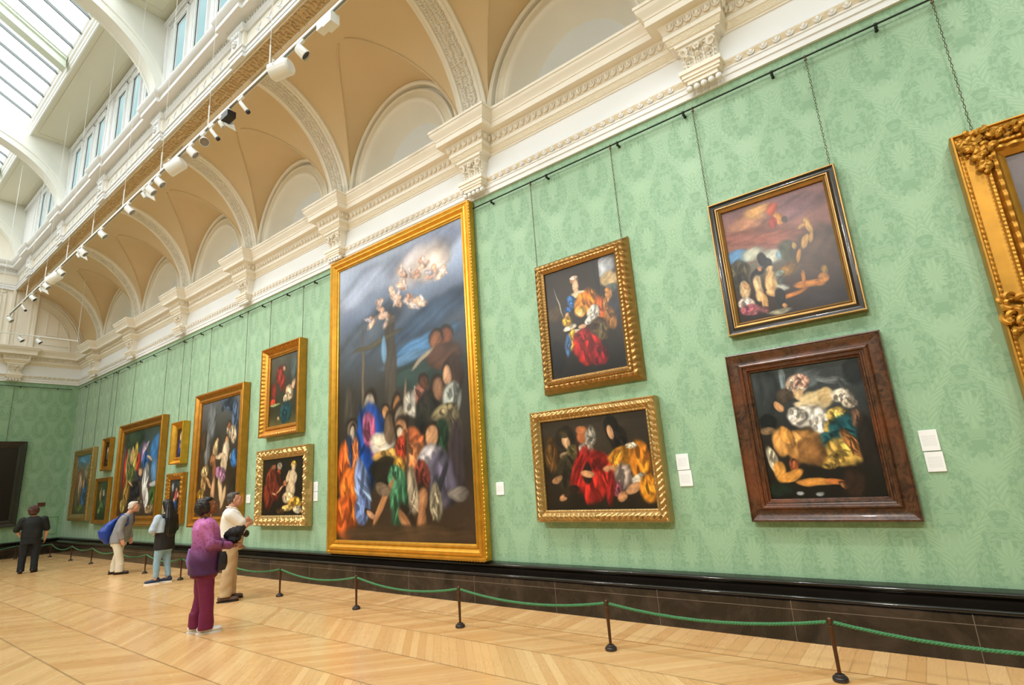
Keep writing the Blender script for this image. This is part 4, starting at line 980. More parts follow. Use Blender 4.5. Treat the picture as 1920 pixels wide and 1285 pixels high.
painting('tiny portrait of a blue-cloaked woman in a broad stepped gilt frame', 14.36, 15.05, 2.34, 3.37, .14, .17, mono, [0], [G_BRIGHT], pic_blue, orn=gadroon(16, .012, .6, .85), res=.02, grid=(40, 60))
painting('small upright mother and child painting in a knobbly gilt frame, below the blue-cloaked portrait', 14.30, 15.24, .94, 2.13, .12, .16, P(.12, dense([(0, -.02), (.1, 0), (.5, .01), (.8, -.02), (1, -.04)], 14)), [0], [G_DEEP], pic_mother, orn=multi(gadroon(9, .024, .05, .6, .8), gadroon(14, .01, .7, 1)), res=.02, grid=(50, 70))
painting('large crowded story painting with blue sky at right, behind the grey-haired man', 15.68, 18.80, .90, 3.68, .17, .24, flat, [0], [G_DEEP], pic_story, orn=gadroon(9, .01, .25, .5, .5), res=.03, grid=(120, 120))
painting('tiny upright picture with a pale oval shape, hung above the green-toned painting near the corner', 19.62, 20.32, 2.47, 3.45, .13, .13, P(.13, [(0, -.01), (.1, 0), (.3, 0), (.5, -.03), (.8, -.035), (1, -.05)]), [0], [G_DEEP], pic_still, grid=(36, 50))
painting('small green-toned upright painting in a narrow gilt frame, near the corner at hip height', 19.46, 20.66, .93, 2.26, .11, .11, P(.11, [(0, -.01), (.1, 0), (.3, 0), (.5, -.02), (.8, -.025), (1, -.04)]), [0], [G_DEEP], pic_green, grid=(50, 60))
painting('upright painting with blue sky and a blue-robed figure, carved gilt frame closest to the corner', 21.08, 22.95, 1.02, 3.28, .14, .20, P(.14, dense([(0, -.02), (.1, 0), (.5, .01), (.8, -.02), (1, -.04)], 12)), [0], [G_PALE], pic_arch, orn=multi(gadroon(8, .024, .05, .6, .8), gadroon(10, .01, .7, 1)), res=.025, grid=(60, 80))
painting('dark painting in a black frame on the far end wall', -5.0, -1.22, .97, 3.68, .12, .20, P(.12, [(0, 0), (.1, .01), (.3, 0), (.5, -.03), (.8, -.03), (1, -.05)]), [0], [EBONY], pic_dark, grid=(90, 70), wall='far')
# rococo frame at the right edge
roc = dense([(0, -.05), (.03, -.01), (.07, -.005), (.10, -.03), (.14, -.035), (.18, -.02), (.45, -.025), (.52, -.02), (.56, .0), (.62, .0), (.66, -.03), (.72, .0), (.80, .005), (.86, -.02), (.92, -.03), (1, -.05)], 26)
big = painting('dark painting in a massive carved rococo gilt frame cut off at the far right', -3.3, -.635, .92, 4.12, .18, .30, P(.18, roc), [0], [G_ROC], pic_grey, grid=(70, 80),
 orn=multi(gadroon(22, .012, .10, .18), gadroon(28, .010, .50, .66), gadroon(11, .028, .66, .86, .6)), res=.012)
def rocaille(c, s, seed, n=26, spread=(1, 1)):
    """cluster of scrolls and leaves centred at world point c (x out of the wall)"""
    rg = random.Random(seed); mb = MB()
    for i in range(n):
        a = rg.uniform(0, 2*PI); r = s*rg.uniform(.2, 1)
        y = c[1]+math.cos(a)*r*spread[0]; z = c[2]+math.sin(a)*r*spread[1]
        pts = []; R0 = s*rg.uniform(.14, .34); t0 = rg.uniform(0, 6); dr = rg.choice((-1, 1))
        for k in range(9):
            t = t0+dr*k*.5; rr = R0*(1-k/11)
            pts.append((c[0]-.012-.03*math.sin(PI*k/8), y+rr*math.cos(t), z+rr*math.sin(t)))
        mb.tube(pts, [.006+.016*math.sin(PI*(k+1)/10) for k in range(9)], 6)
    for i in range(n//2):
        a = rg.uniform(0, 2*PI); r = s*rg.uniform(.1, .9)
        mb.ball((c[0]-.02, c[1]+math.cos(a)*r*spread[0], c[2]+math.sin(a)*r*spread[1]), (.022, s*.13, s*.10), 8, 5)
    return mb
mb = rocaille((-.165, -.78, 3.97), .13, 3, 34); rocaille
mb.build('corner_leaf_carving', G_ROC, big, smooth='auto')
rocaille((-.165, -.80, 3.80), .09, 9, 16, (.7, 1.6)).build('corner_leaf_carving', G_ROC, big, smooth='auto')
rocaille((-.165, -1.02, 4.0), .09, 12, 16, (1.6, .6)).build('corner_leaf_carving', G_ROC, big, smooth='auto')
mb = rocaille((-.17, -.76, 2.50), .17, 21, 30, (.9, 1.4))
for k in range(9):       # scallop shell
    a = PI*.15 + k*PI*.7/8 + PI/2*0
    for sg in (1,):
        q = Vector((-.20, -.76 + .15*math.cos(a+PI/2*1), 2.50 + .15*math.sin(a+PI/2*1)))
        mb.tube([(-.19, -.76, 2.50), tuple((Vector((-.22, -.76, 2.5))+q)/2), tuple(q)], [.012, .02, .026], 6)
mb.build('shell_cartouche', G_ROC, big, smooth='auto')

# ================================================================== picture rail, chains, labels
DARK = simple('dark_metal', '2b322a', .4, .6)
RZ = 5.53
def rail(name_label, y0, y1, brk):
    r = empty('picture_rail', (-.05, (y0+y1)/2, RZ), label=name_label, cat='picture rail')
    mb = MB(); mb.tube([(-.062, y0, RZ), (-.062, y1, RZ)], .0095, 8); mb.build('rod', DARK, r, smooth='auto')
    for b in brk:
        k = MB(); k.tube([(0, b, RZ-.03), (-.03, b, RZ-.03), (-.062, b, RZ-.012)], [.018, .013, .013], 8); k.ball((-.062, b, RZ), (.017, .024, .017), 8, 6); k.ball((-.06, b, RZ-.03), .017, 8, 6)
        k.build('rail_bracket', DARK, r, smooth='auto')
rail('thin dark picture rail with round brackets on the right stretch, right of the largest painting', -3.2, 4.80, [3.9-.45, 2.45+.12-.2, 1.52, .56, -.37, -1.4, -2.4, 4.44])
rail('thin dark picture rail along the left stretch, from the largest painting to the corner', 8.40, 23.8, list(np.arange(9.0, 23.8, 1.0)))
r = empty('picture_rail', (-5, YF-.05, RZ), label='thin picture rail on the shaded end wall', cat='picture rail')
mb = MB(); mb.tube([(-.2, YF-.05, RZ), (-9.5, YF-.05, RZ)], .0095, 8); mb.build('rod', DARK, r, smooth='auto')
for b in np.arange(-.6, -6, -1.0):
    k = MB(); k.tube([(b, YF, RZ-.03), (b, YF-.05, RZ-.02)], .015, 6); k.build('rail_bracket', DARK, r)
CH = simple('aged_steel', '55493b', .45, .7); BRASS = simple('hook_brass', '7a6a5a', .4, .8)
def chain(label, y, ztop, zbot, links=True, x=-.062, y2=None, group=None, yy=None):
    y2 = y if y2 is None else y2
    r = empty('hanging_chain', (x, y, zbot), label=label, cat='chain', group=group)
    mb = MB(); L = ztop-zbot-.04; p0 = Vector((x, y, ztop-.04)); p1 = Vector((x, y2, zbot))
    if yy is not None: p0 = Vector((x, yy, ztop-.04)); p1 = Vector((x, yy, zbot))
    if links:
        n = int(L/.034)
        for i in range(n):
            c = p0.lerp(p1, (i+.5)/n)
            ax = Vector((0, 1, 0)) if i % 2 else Vector((1, 0, 0))
            pts = [c + ax*.008*math.cos(t) + Vector((0, 0, 1))*.020*math.sin(t) for t in [2*PI*k/8 for k in range(9)]]
            mb.tube(pts, .0027, 4, caps=False)
    else: mb.tube([p0, p1], .005, 5)
    mb.build('links' if links else 'cord', CH, r, smooth=True)
    h = MB(); c = p0 + Vector((0, 0, .04))
    h.tube([c + Vector((.018*math.sin(t), 0, .018*math.cos(t))) for t in [k*PI*1.6/8 for k in range(9)]], .006, 6)
    h.ball(tuple(c+Vector((0, 0, -.035))), (.016, .016, .016), 8, 6); h.build('hook', BRASS, r, smooth=True)
    return r
for lb, y, z in (('linked chain holding the rococo frame at the far right', -.80, 4.10), ('linked chain on the right corner of the black and gold frame', .24, 4.26), ('linked chain on the left corner of the black and gold frame', 1.41, 4.26),
                 ('linked chain on the right corner of the flower-crowned woman picture', 2.47, 4.25), ('linked chain on the left corner of the flower-crowned woman picture', 3.72, 4.24)):
    chain(lb, y, RZ, z)
for lb, y, z in (('right-hand thin cord above the scooped frame of red-robed figures', 9.38, 4.40), ('left-hand thin cord above the scooped frame of red-robed figures', 10.62, 4.40),
                 ('right-hand thin cord above the tall bathing women picture', 11.62, 3.86), ('left-hand thin cord above the tall bathing women picture', 13.40, 3.86),
                 ('right-hand thin cord above the tiny blue-cloaked portrait', 14.45, 3.33), ('left-hand thin cord above the tiny blue-cloaked portrait', 14.95, 3.33),
                 ('right-hand thin cord above the large crowded story picture', 16.0, 3.66), ('left-hand thin cord above the large crowded story picture', 18.3, 3.66),
                 ('right-hand thin cord above the pale oval picture', 19.75, 3.42), ('left-hand thin cord above the pale oval picture', 20.2, 3.42),
                 ('right-hand thin cord above the carved frame closest to the corner', 21.4, 3.26), ('left-hand thin cord above the carved frame closest to the corner', 22.6, 3.26)):
    chain(lb, y, RZ, z, False)
for lb, x_, z in (('right-hand thin cord above the black frame on the end wall', -1.75, 3.64), ('left-hand thin cord above the black frame on the end wall', -4.4, 3.64)):
    r = empty('hanging_chain', (x_, YF-.05, z), label=lb, cat='chain'); m2 = MB(); m2.tube([(x_, YF-.05, RZ), (x_, YF-.05, z)], .005, 5); m2.build('cord', CH, r)
def label_mat():
    m, nt, b = new_mat('label_card', 'eef0f0', .45)
    (x, y, z), v = coords(); ln = ((z/.0115).frac().lt(.32)); n = noise(vec(x*0, y*60, z*0), 1.0, 2)
    inside = (z.abs().lt(.045))*((y.abs()).lt(.048))
    nt.links.new(mix(ln*inside*.35*n.gt(.38), 'eef0f0', '888c8c'), b.inputs['Base Color']); return m
CARD = label_mat()
def wlabel(lb, y0, y1, z0, z1):
    mb = MB(); yc, zc_ = (y0+y1)/2, (z0+z1)/2
    mb.box((-.014, y0-yc, z0-zc_), (0, y1-yc, z1-zc_)); o = mb.build('wall_label', CARD); o.location = (0, yc, zc_)
    bv = o.modifiers.new('b', 'BEVEL'); bv.width = .002; tag(o, lb, 'label')
wlabel('single white label right of the largest painting', 4.57, 4.70, 1.315, 1.48)
wlabel('upper white label right of the three-figure painting', 2.05, 2.185, 1.500, 1.667)
wlabel('lower white label right of the three-figure painting', 2.04, 2.18, 1.332, 1.494)
wlabel('upper white label right of the dark brown frame', -.06, .065, 1.538, 1.71)
wlabel('lower white label right of the dark brown frame', -.065, .06, 1.369, 1.530)
wlabel('upper white label right of the leafy frame with two elders', 8.84, 8.97, 1.50, 1.665)
wlabel('lower white label right of the leafy frame with two elders', 8.84, 8.97, 1.33, 1.49)
wlabel('single white label right of the tall bathing women picture', 11.24, 11.40, 1.345, 1.51)
wlabel('white label between the mother and child picture and the tall bathing women picture', 14.0, 14.13, 1.50, 1.66)
mb = MB(); mb.box((-.72, YF-.02, 1.54), (-.52, YF, 1.66)); tag(mb.build('wall_plaque', simple('red_brown', '5e2f22', .5)), 'small red-brown plaque on the end wall above the dark-clad woman', 'plaque')
# jib door outline on the end wall
JIB = simple('green_bead', '6f9a66', .5)
mb = MB()
for (x0, x1, z0, z1) in ((-.13, -.92, .62, 1.16),):
    for a in ((x0, z0, x1, z0+.012), (x0, z1, x1, z1+.012)): mb.box((a[0], YF-.012, a[1]), (a[2], YF, a[3]))
    mb.box((x0, YF-.012, z0), (x0-.012, YF, z1)); mb.box((x1, YF-.012, z0), (x1+.012, YF, z1))
trim(mb, JIB, smooth=False)

# ================================================================== rope barrier
BRONZE = simple('bronze_post', '5a4030', .32, .75, 20, .2); PEWT = simple('pewter_foot', '4c4648', .3, .7)
ROPE = simple('green_rope', '3f7d50', .7, nz=120, amt=.3)
posts = [(-.99, -1.0), (-.983, .833), (-1.078, 2.606), (-1.097, 4.423), (-1.036, 6.331), (-.996, 8.27), (-.955, 10.13), (-.921, 11.996), (-.856, 13.973), (-.79, 15.98), (-.726, 17.992), (-.696, 19.844), (-.63, 22.2)]
farposts = [(-1.25, 23.2), (-3.1, 23.2), (-4.95, 23.2)]
def post():
    r = empty('barrier_post', (0, 0, 0))
    m1 = MB(); m1.lathe([(.0, 0), (.048, 0), (.052, .006), (.052, .02), (.046, .03), (.034, .034), (.034, .042), (.026, .048), (.0, .048)], n=24); m1.build('foot', PEWT, r, smooth='auto')
    m2 = MB(); m2.lathe([(0, .04), (.0125, .045), (.014, .2), (.0165, .34), (.017, .355), (0, .355)], n=16); m2.build('stem', BRONZE, r, smooth='auto')
    m3 = MB(); m3.lathe([(0, .35), (.021, .352), (.023, .358), (.021, .364), (.011, .368), (.010, .378), (.013, .388), (.0175, .398), (.017, .408), (.010, .416), (0, .418)], n=16); m3.build('finial', BRONZE, r, smooth='auto')
    return r
p0 = post()
names = ['barrier post at the right, beyond the photo edge', 'nearest barrier post, in the lower right corner', 'second barrier post from the right, below the brown-framed picture', 'third barrier post from the right, right of the largest painting', 'barrier post in front of the largest painting', 'barrier post just left of the largest painting, right of the man in white',
 'barrier post hidden by the man in white', 'barrier post just left of the woman in purple', 'barrier post between the grey-haired man and the long-haired woman', 'barrier post behind the grey-haired man', 'barrier post left of the grey-haired man, second from the corner group', 'middle barrier post between the dark-clad woman and the grey-haired man', 'barrier post just right of the dark-clad woman']
for i, (x, y) in enumerate(posts):
    o = p0 if i == 0 else copy_tree(p0)
    o.location = (x, y, 0); tag(o, names[i], 'barrier post', 'bronze rope barrier posts')
for i, (x, y) in enumerate(farposts):
    o = copy_tree(p0); o.location = (x, y, 0); tag(o, ['barrier post by the end wall hidden behind the dark-clad woman', 'second barrier post along the end wall', 'third barrier post along the end wall'][i], 'barrier post', 'bronze rope barrier posts')
def rope(pl, lb):
    pts = []
    for (a, b) in zip(pl[:-1], pl[1:]):
        a, b = Vector((*a, .385)), Vector((*b, .385)); L = (b-a).length; sag = .085*(L/1.9)**2
        n = int(L/.012)
        for i in range(n): t = i/n; p = a.lerp(b, t); p.z -= sag*4*t*(1-t); pts.append(p)
    pts.append(b); mb = MB()
    for k in range(3):
        q = []; s = 0
        for i, p in enumerate(pts):
            if i: s += (pts[i]-pts[i-1]).length
            t = (pts[min(i+1, len(pts)-1)]-pts[max(i-1, 0)]).normalized(); u = t.cross(Vector((0, 0, 1))).normalized(); v = u.cross(t)
            a = s/.07*2*PI + k*2*PI/3; q.append(p + u*.0062*math.cos(a) + v*.0062*math.sin(a))
        mb.tube(q, .0078, 5)
    tag(mb.build('barrier_rope', ROPE, smooth=True), lb, 'rope')
def span(a, b):
    d = (Vector(b)-Vector(a)).normalized()*.024; return [tuple(Vector(a)+d), tuple(Vector(b)-d)]
where = ['running out of the lower right corner of the photo', 'between the two posts nearest the camera', 'below the gap right of the largest painting', 'under the right half of the largest painting', 'under the left half of the largest painting', 'passing behind the man in white', 'between the woman in purple and the man in white', 'behind the long-haired woman',
 'just right of the grey-haired man', 'just left of the grey-haired man', 'between the two posts right of the dark-clad woman', 'ending at the post nearest the room corner']
for i in range(len(posts)-1): rope(span(posts[i], posts[i+1]), 'green twisted barrier rope ' + where[i])
fp = [(-.63, 22.2)] + farposts; wf = ['turning the room corner', 'along the end wall left of the dark-clad woman', 'along the end wall, furthest left']
for i in range(3): rope(span(fp[i], fp[i+1]), 'green barrier rope ' + wf[i])

# ================================================================== lighting track and spotlights
WH = simple('white_metal', 'f2f4f2', .35); LENS = simple('lens_grey', '8f8a88', .25, .3); BLK = simple('black_plastic', '1c1c1e', .4); WARM = emit('warm_lamp', 'ffe6c0', 2.0)
TX, TZ = -2.70, 7.00
tr = empty('lighting_track', (TX, 12.0, TZ), label='long white lighting track hung below the cove, parallel to the picture wall', cat='lighting track')
mb = MB(); mb.box((TX-.022, -2.0, TZ-.012), (TX+.022, 20.55, TZ+.026)); mb.build('rail', WH, tr)
mb = MB(); mb.box((TX-.012, -2.0, TZ-.016), (TX+.012, 20.55, TZ-.010)); mb.build('slot', simple('grey_slot', '8a8d8a', .5), tr)
for y in np.arange(.6, 20, 1.79):
    k = MB(); k.tube([(TX, y, TZ+.02), (TX, y, TZ+.40)], .010, 6); k.tube([(TX, y, TZ+.40), (TX+.0, y, ZCE+.35 if False else 11.9)], .0035, 4); k.build('suspension_wire', WH, tr)
cr_ = empty('lighting_track', (-5, 20.6, TZ-.3), label='white cross track carrying small lamps before the end wall', cat='lighting track')
mb = MB(); mb.box((-10.4, 20.60, TZ-.49), (-.97, 20.64, TZ-.455)); mb.build('rail', WH, cr_)
for x in (-2.9, -1.0, -5):
    k = MB(); k.tube([(x, 20.62, TZ-.46), (x, 20.62, 8.6 if x > -1.7 else 11.9)], .006, 5); k.build('suspension_wire', WH, cr_)
def cyl(mb, c, d, r, L, m=0, n=20, r2=None, cap=True):
    d = Vector(d).normalized(); q = d.to_track_quat('Z', 'Y').to_matrix(); r2 = r2 or r
    mb.lathe([(0, -L/2), (r*.8, -L/2), (r, -L/2+.02), (r2, L/2-.005), (r2*.93, L/2), (r2*.9, L/2-.03), (0, L/2-.03)], c, n, m, q)
def spot(kind, y, lb, d=None, x=TX, z=TZ):
    r = empty('spotlight', (x, y, z), label=lb, cat='spotlight', group='white lamps on the lighting tracks')
    a = MB(); a.box((x-.018, y-.07, z-.045), (x+.018, y+.07, z-.014)); a.tube([(x, y, z-.04), (x, y, z-.09)], .011, 8); a.build('adapter', WH, r, smooth='auto')
    if kind == 'big':
        c = Vector((x, y, z-.165)); d = Vector(d or (-.35, .9, -.1)); m = MB(); cyl(m, c, d, .105, .29, r2=.11)
        m.tube([(x, y, z-.09), (x+.118, y, z-.09), (x+.118, y, z-.165)], .008, 6); m.tube([(x, y, z-.09), (x-.118, y, z-.09), (x-.118, y, z-.165)], .008, 6)
        m.build('housing', WH, r, smooth='auto'); g = MB(); dd = d.normalized(); q = dd.to_track_quat('Z', 'Y').to_matrix(); g.lathe([(0, 0), (.095, 0), (.095, .004), (0, .004)], c+dd*.122, 20, 0, q); g.build('lens', LENS, r)
    elif kind == 'mid':
        c = Vector((x+.02, y, z-.15)); d = Vector(d or (.5, -.35, -.6)); m = MB(); cyl(m, c, d, .06, .15, r2=.07); m.build('housing', WH, r, smooth='auto')
        dd = d.normalized(); q = dd.to_track_quat('Z', 'Y').to_matrix(); g = MB(); g.lathe([(0, 0), (.060, 0), (.060, .004), (0, .004)], c+dd*.050, 16, 0, q); g.build('lens', BLK if int(y*7) % 4 == 0 else LENS, r)
    elif kind == 'thin':
        c = Vector((x+.03, y-.03, z-.17)); d = Vector(d or (.35, -.45, -.8)); m = MB(); cyl(m, c, d, .028, .20, r2=.03); m.build('housing', WH, r, smooth='auto')
        dd = d.normalized(); q = dd.to_track_quat('Z', 'Y').to_matrix(); g = MB(); g.lathe([(0, 0), (.031, 0), (.031, .03), (0, .03)], c+dd*.085, 12, 0, q); g.build('lens', BLK, r)
    elif kind == 'box':
        m = MB(); m.box((x-.06, y-.10, z-.20), (x+.06, y+.06, z-.06)); m.box((x-.05, y+.08, z-.16), (x+.05, y+.20, z-.06)); m.build('housing', WH, r)
    elif kind == 'camera':
        m = MB(); m.box((x-.05, y-.11, z-.17), (x+.07, y+.09, z-.075)); m.build('housing', BLK, r)
    elif kind == 'flag':
        m = MB(); m.add([(x, y, z-.05), (x+.10, y-.12, z-.10), (x+.14, y-.15, z-.26), (x+.03, y-.04, z-.16), (x+.012, y+.01, z-.055), (x+.11, y-.11, z-.11), (x+.15, y-.14, z-.27), (x+.04, y-.03, z-.17)], [(0, 1, 2, 3), (7, 6, 5, 4), (0, 4, 5, 1), (1, 5, 6, 2), (2, 6, 7, 3), (3, 7, 4, 0)]); m.build('barn_door', WH, r)
        m = MB(); cyl(m, Vector((x+.02, y+.04, z-.13)), (.4, -.3, -.8), .035, .11); m.build('housing', WH, r, smooth='auto')
    return r
SP = [('box', 4.60, 'boxy white unit at the top end of the track'), ('mid', 5.22, 'white lamp just above the largest cylindrical lamp'), ('big', 5.66, 'largest white cylindrical lamp, nearest the camera on the track'),
 ('thin', 6.72, 'slim white lamp with black tip beside the black box'), ('camera', 7.12, 'small black box unit on the track'), ('flag', 7.30, 'white lamp with open flap left of the black box'), ('thin', 7.62, 'slim hanging lamp left of the open-flap lamp'),
 ('mid', 7.90, 'round-faced lamp turned toward the room'), ('mid', 8.32, 'white lamp just above the second cylindrical lamp'), ('big', 8.88, 'second large white cylindrical lamp, over the third bracket'), ('mid', 9.60, 'first lamp below the second cylindrical lamp'), ('mid', 9.98, 'second lamp below the second cylindrical lamp'),
 ('flag', 10.25, 'flagged lamp in the middle group of the track'), ('mid', 11.0, 'lone lamp ending the middle group'), ('mid', 12.47, 'isolated lamp midway along the distant half of the track'), ('mid', 13.70, 'lamp beside the distant flagged lamp'), ('flag', 13.98, 'distant flagged lamp over the fifth vault bay'),
 ('mid', 15.30, 'lamp just before the far cylindrical lamp'), ('big', 15.75, 'far large cylindrical lamp near the end of the track'), ('mid', 16.55, 'lamp after the far cylindrical lamp'), ('flag', 17.0, 'flagged lamp over the last vault bay'), ('mid', 17.78, 'third lamp from the far end of the track'), ('thin', 18.8, 'second lamp from the far end of the track'), ('mid', 20.3, 'last lamp at the far end of the long track')]
for k, y, lb in SP:
    spot(k, y, lb, d=(-.5, .75, -.5) if (k == 'big' and y > 6) else ((-.2, -.6, -.55) if lb.startswith('round-faced') else None))
spot('mid', 20.62, 'left lamp on the cross track before the end wall', x=-2.35, z=TZ-.475); spot('mid', 20.62, 'right lamp on the cross track before the end wall', x=-1.94, z=TZ-.475)
# lamps' own light: soft disks in front of the housings
def lamp_light(x, y, z, tgt, power, size=.22, col=(1, .975, .94)):
    l = bpy.data.lights.new('lamp_light', 'AREA'); l.shape = 'DISK'; l.size = size; l.energy = power; l.color = col; l.spread = math.radians(95)
    o = bpy.data.objects.new('lamp_light', l); COL.objects.link(o); o.location = (x, y, z)
    o.rotation_euler = (Vector(tgt)-Vector((x, y, z))).to_track_quat('-Z', 'Y').to_euler()
LAMP = 40
for y in (-3, 1.5, 5.6, 9.0, 12.5, 16.0):
    lamp_light(XL-TX, y, TZ-.35, (0, y-.4, 1.9), LAMP*1.3, .3)      # lamps of the opposite track, aimed at the picture wall
for y in (-2, 2.0, 5.25, 8.3, 11.0, 13.7, 17.6): lamp_light(TX+.03, y, TZ-.30, (0, y-.3, 2.2), LAMP*.45, .14)
lt = copy_tree(tr); lt.location.x = XL-TX; lt['label'] = 'white lighting track on the unseen left side of the hall'
#PART3

# ================================================================== people
def remesh(name, mb, mat, parent, vox=.012, sm=3, fac=.5, post=None):
    me = bpy.data.meshes.new('t'); me.from_pydata(np.concatenate(mb.v).tolist(), [], [list(map(int, f)) for f in mb.f]); me.update()
    o = bpy.data.objects.new('t', me); COL.objects.link(o)
    r = o.modifiers.new('r', 'REMESH'); r.mode = 'VOXEL'; r.voxel_size = vox
    if sm: q = o.modifiers.new('s', 'SMOOTH'); q.factor = fac; q.iterations = sm
    dg = bpy.context.evaluated_depsgraph_get(); dg.update()
    m2 = bpy.data.meshes.new_from_object(o.evaluated_get(dg)); bpy.data.objects.remove(o)
    if post:
        n = len(m2.vertices); a = np.empty(n*3); m2.vertices.foreach_get('co', a); nn = np.empty(n*3); m2.vertices.foreach_get('normal', nn)
        a = post(a.reshape(-1, 3), nn.reshape(-1, 3)); m2.vertices.foreach_set('co', a.ravel())
    m2.materials.clear(); m2.materials.append(mat); m2.polygons.foreach_set('use_smooth', [True]*len(m2.polygons)); m2.update()
    m2.name = name; r = bpy.data.objects.new(name, m2); COL.objects.link(r); r.parent = parent
    return r
def limb(mb, pts, rr, n=14):
    """capsule chain with rounded ends"""
    mb.tube(pts, rr, n)
    for p, r in zip(pts, rr): mb.ball(p, r, n, 9)
def loft(mb, rings, n=22, m=0):
    """rings: (cx, cy, cz, rx, ry[, tilt])"""
    V = []; k = len(rings)
    for r in rings:
        cx, cy, cz, rx, ry = r[:5]; t = r[5] if len(r) > 5 else 0
        for j in range(n):
            a = 2*PI*j/n; ex = math.copysign(abs(math.cos(a))**.85, math.cos(a)); ey = math.copysign(abs(math.sin(a))**.85, math.sin(a))
            V.append((cx+rx*ex, cy+ry*ey, cz+t*ry*ey))
    F = [(i*n+j, i*n+(j+1) % n, (i+1)*n+(j+1) % n, (i+1)*n+j) for i in range(k-1) for j in range(n)]
    F += [tuple(range(n))[::-1], tuple((k-1)*n+j for j in range(n))]
    mb.add(V, F, m)
def wrinkle(amp, fz=14, seed=0, z0=-9, z1=9):
    def f(P, N):
        x, y, z = P.T; s = seed
        d = np.sin(z*fz+3*np.sin(x*9+s)+2*np.sin(y*11+s*2))*.6 + np.sin(z*fz*2.1+4*np.sin(y*8+s)+x*14)*.35 + np.sin((x+y)*22+z*9+s)*.25
        w_ = np.clip((z-z0)/.06, 0, 1)*np.clip((z1-z)/.06, 0, 1)
        return P + N*(amp*d*w_)[:, None]
    return f
def lumps(amp, f, seed=0):
    def g(P, N):
        x, y, z = P.T
        d = np.sin(x*f+seed)*np.sin(y*f*1.1+seed*2)+np.sin(z*f*.9+x*f*.6+seed)*.7+.6*np.sin(x*f*2.2+2)*np.sin(z*f*2.4+y*f*1.7)
        return P+N*(amp*d)[:, None]
    return g
def strands(amp, f, seed=0):
    def g(P, N):
        x, y, z = P.T; a = np.arctan2(y, x)
        return P+N*(amp*(np.sin(a*f+2*np.sin(z*6+seed))+.5*np.sin(a*f*2.3+1+z*3)))[:, None]
    return g
def hand(mb, wrist, d, palm_n, side, curl=.5, s=1.0):
    """five fingers. d: pointing direction, palm_n: palm normal, side: +1 thumb toward d x palm_n"""
    w = Vector(wrist); d = Vector(d).normalized(); n = Vector(palm_n); n = (n-d*n.dot(d)).normalized(); t = d.cross(n)*side
    M = Matrix((t, d, n)).transposed()
    mb.ball(tuple(w+d*.045*s), (.040*s, .052*s, .016*s), 12, 8, M=M); mb.ball(tuple(w+d*.01*s), (.028*s, .03*s, .02*s), 10, 7, M=M)
    Ls = (.068, .078, .072, .056)
    for i, L in enumerate(Ls):
        off = (.030-.020*i)*s; p = w+d*.082*s+t*off; seg = [p-d*.02*s, p]; ang = 0; q = p
        for k in range(3):
            ang += curl*(.5+.25*k); dirv = d*math.cos(ang)+n*math.sin(ang); q = q+dirv*(L*s*(.42, .32, .26)[k]); seg.append(q)
        limb(mb, [tuple(x) for x in seg], [.009*s, .0092*s, .0086*s, .008*s, .007*s], 8)
    p = w+d*.025*s+t*.032*s; a = (t*.7+d*.55+n*.35).normalized(); b = (d*.85+t*.25+n*.45).normalized()
    limb(mb, [tuple(p-a*.01), tuple(p+a*.032*s), tuple(p+a*.032*s+b*.028*s)], [.013*s, .0105*s, .0085*s], 8)
def headgeo(mb, c, pitch, yaw, s=1.0, nose=1.0):
    """c: skull centre; faces +y"""
    R = Matrix.Rotation(yaw, 3, 'Z') @ Matrix.Rotation(pitch, 3, 'X')
    def pt(x, y, z): return tuple(Vector(c) + R @ Vector((x*s, y*s, z*s)))
    def bl(p, r): mb.ball(pt(*p), tuple(q*s for q in r), 16, 12, M=R)
    bl((0, -.012, .018), (.073, .092, .088)); bl((0, .028, -.035), (.058, .062, .075)); bl((0, .060, -.088), (.030, .028, .024))
    bl((0, .052, -.012), (.050, .040, .055)); bl((.036, .052, -.035), (.024, .024, .024)); bl((-.036, .052, -.035), (.024, .024, .024))
    bl((0, .080, .018), (.045, .014, .012))
    mb.tube([pt(0, .086, .012), pt(0, .104*nose, -.022), pt(0, .096, -.036)], [.007*s, .012*s, .010*s], 8); bl((.010, .094, -.034), (.009, .009, .008)); bl((-.010, .094, -.034), (.009, .009, .008))
    bl((0, .090, -.058), (.022, .010, .0055)); bl((0, .088, -.068), (.018, .010, .0065))
    for sg in (-1, 1): bl((sg*.074, -.008, -.012), (.009, .018, .030)); bl((sg*.030, .082, .000), (.014, .008, .008))
    return R, pt
def eyes(root, pt, R, s=1.0):
    for sg in (-1, 1):
        e = MB(); e.ball(pt(sg*.030, .085, .002), (.011*s, .008*s, .007*s), 10, 8, M=R); e.build('eye', EYE, root, smooth=True, local=True)
        e = MB(); e.tube([pt(sg*.048, .086, .018), pt(sg*.030, .094, .024), pt(sg*.012, .094, .019)], .0035*s, 6); e.build('eyebrow', BROW, root, smooth=True, local=True)
EYE = simple('eye', '3a2a22', .2); BROW = simple('brow', '2a201c', .7)
SKIN_D = simple('brown_skin', '8a5638', .45, nz=30, amt=.08); SKIN_L = simple('fair_skin', 'd39a7c', .45, nz=30, amt=.08); SKIN_P = simple('pale_skin', 'd9a88e', .45, nz=30, amt=.06)
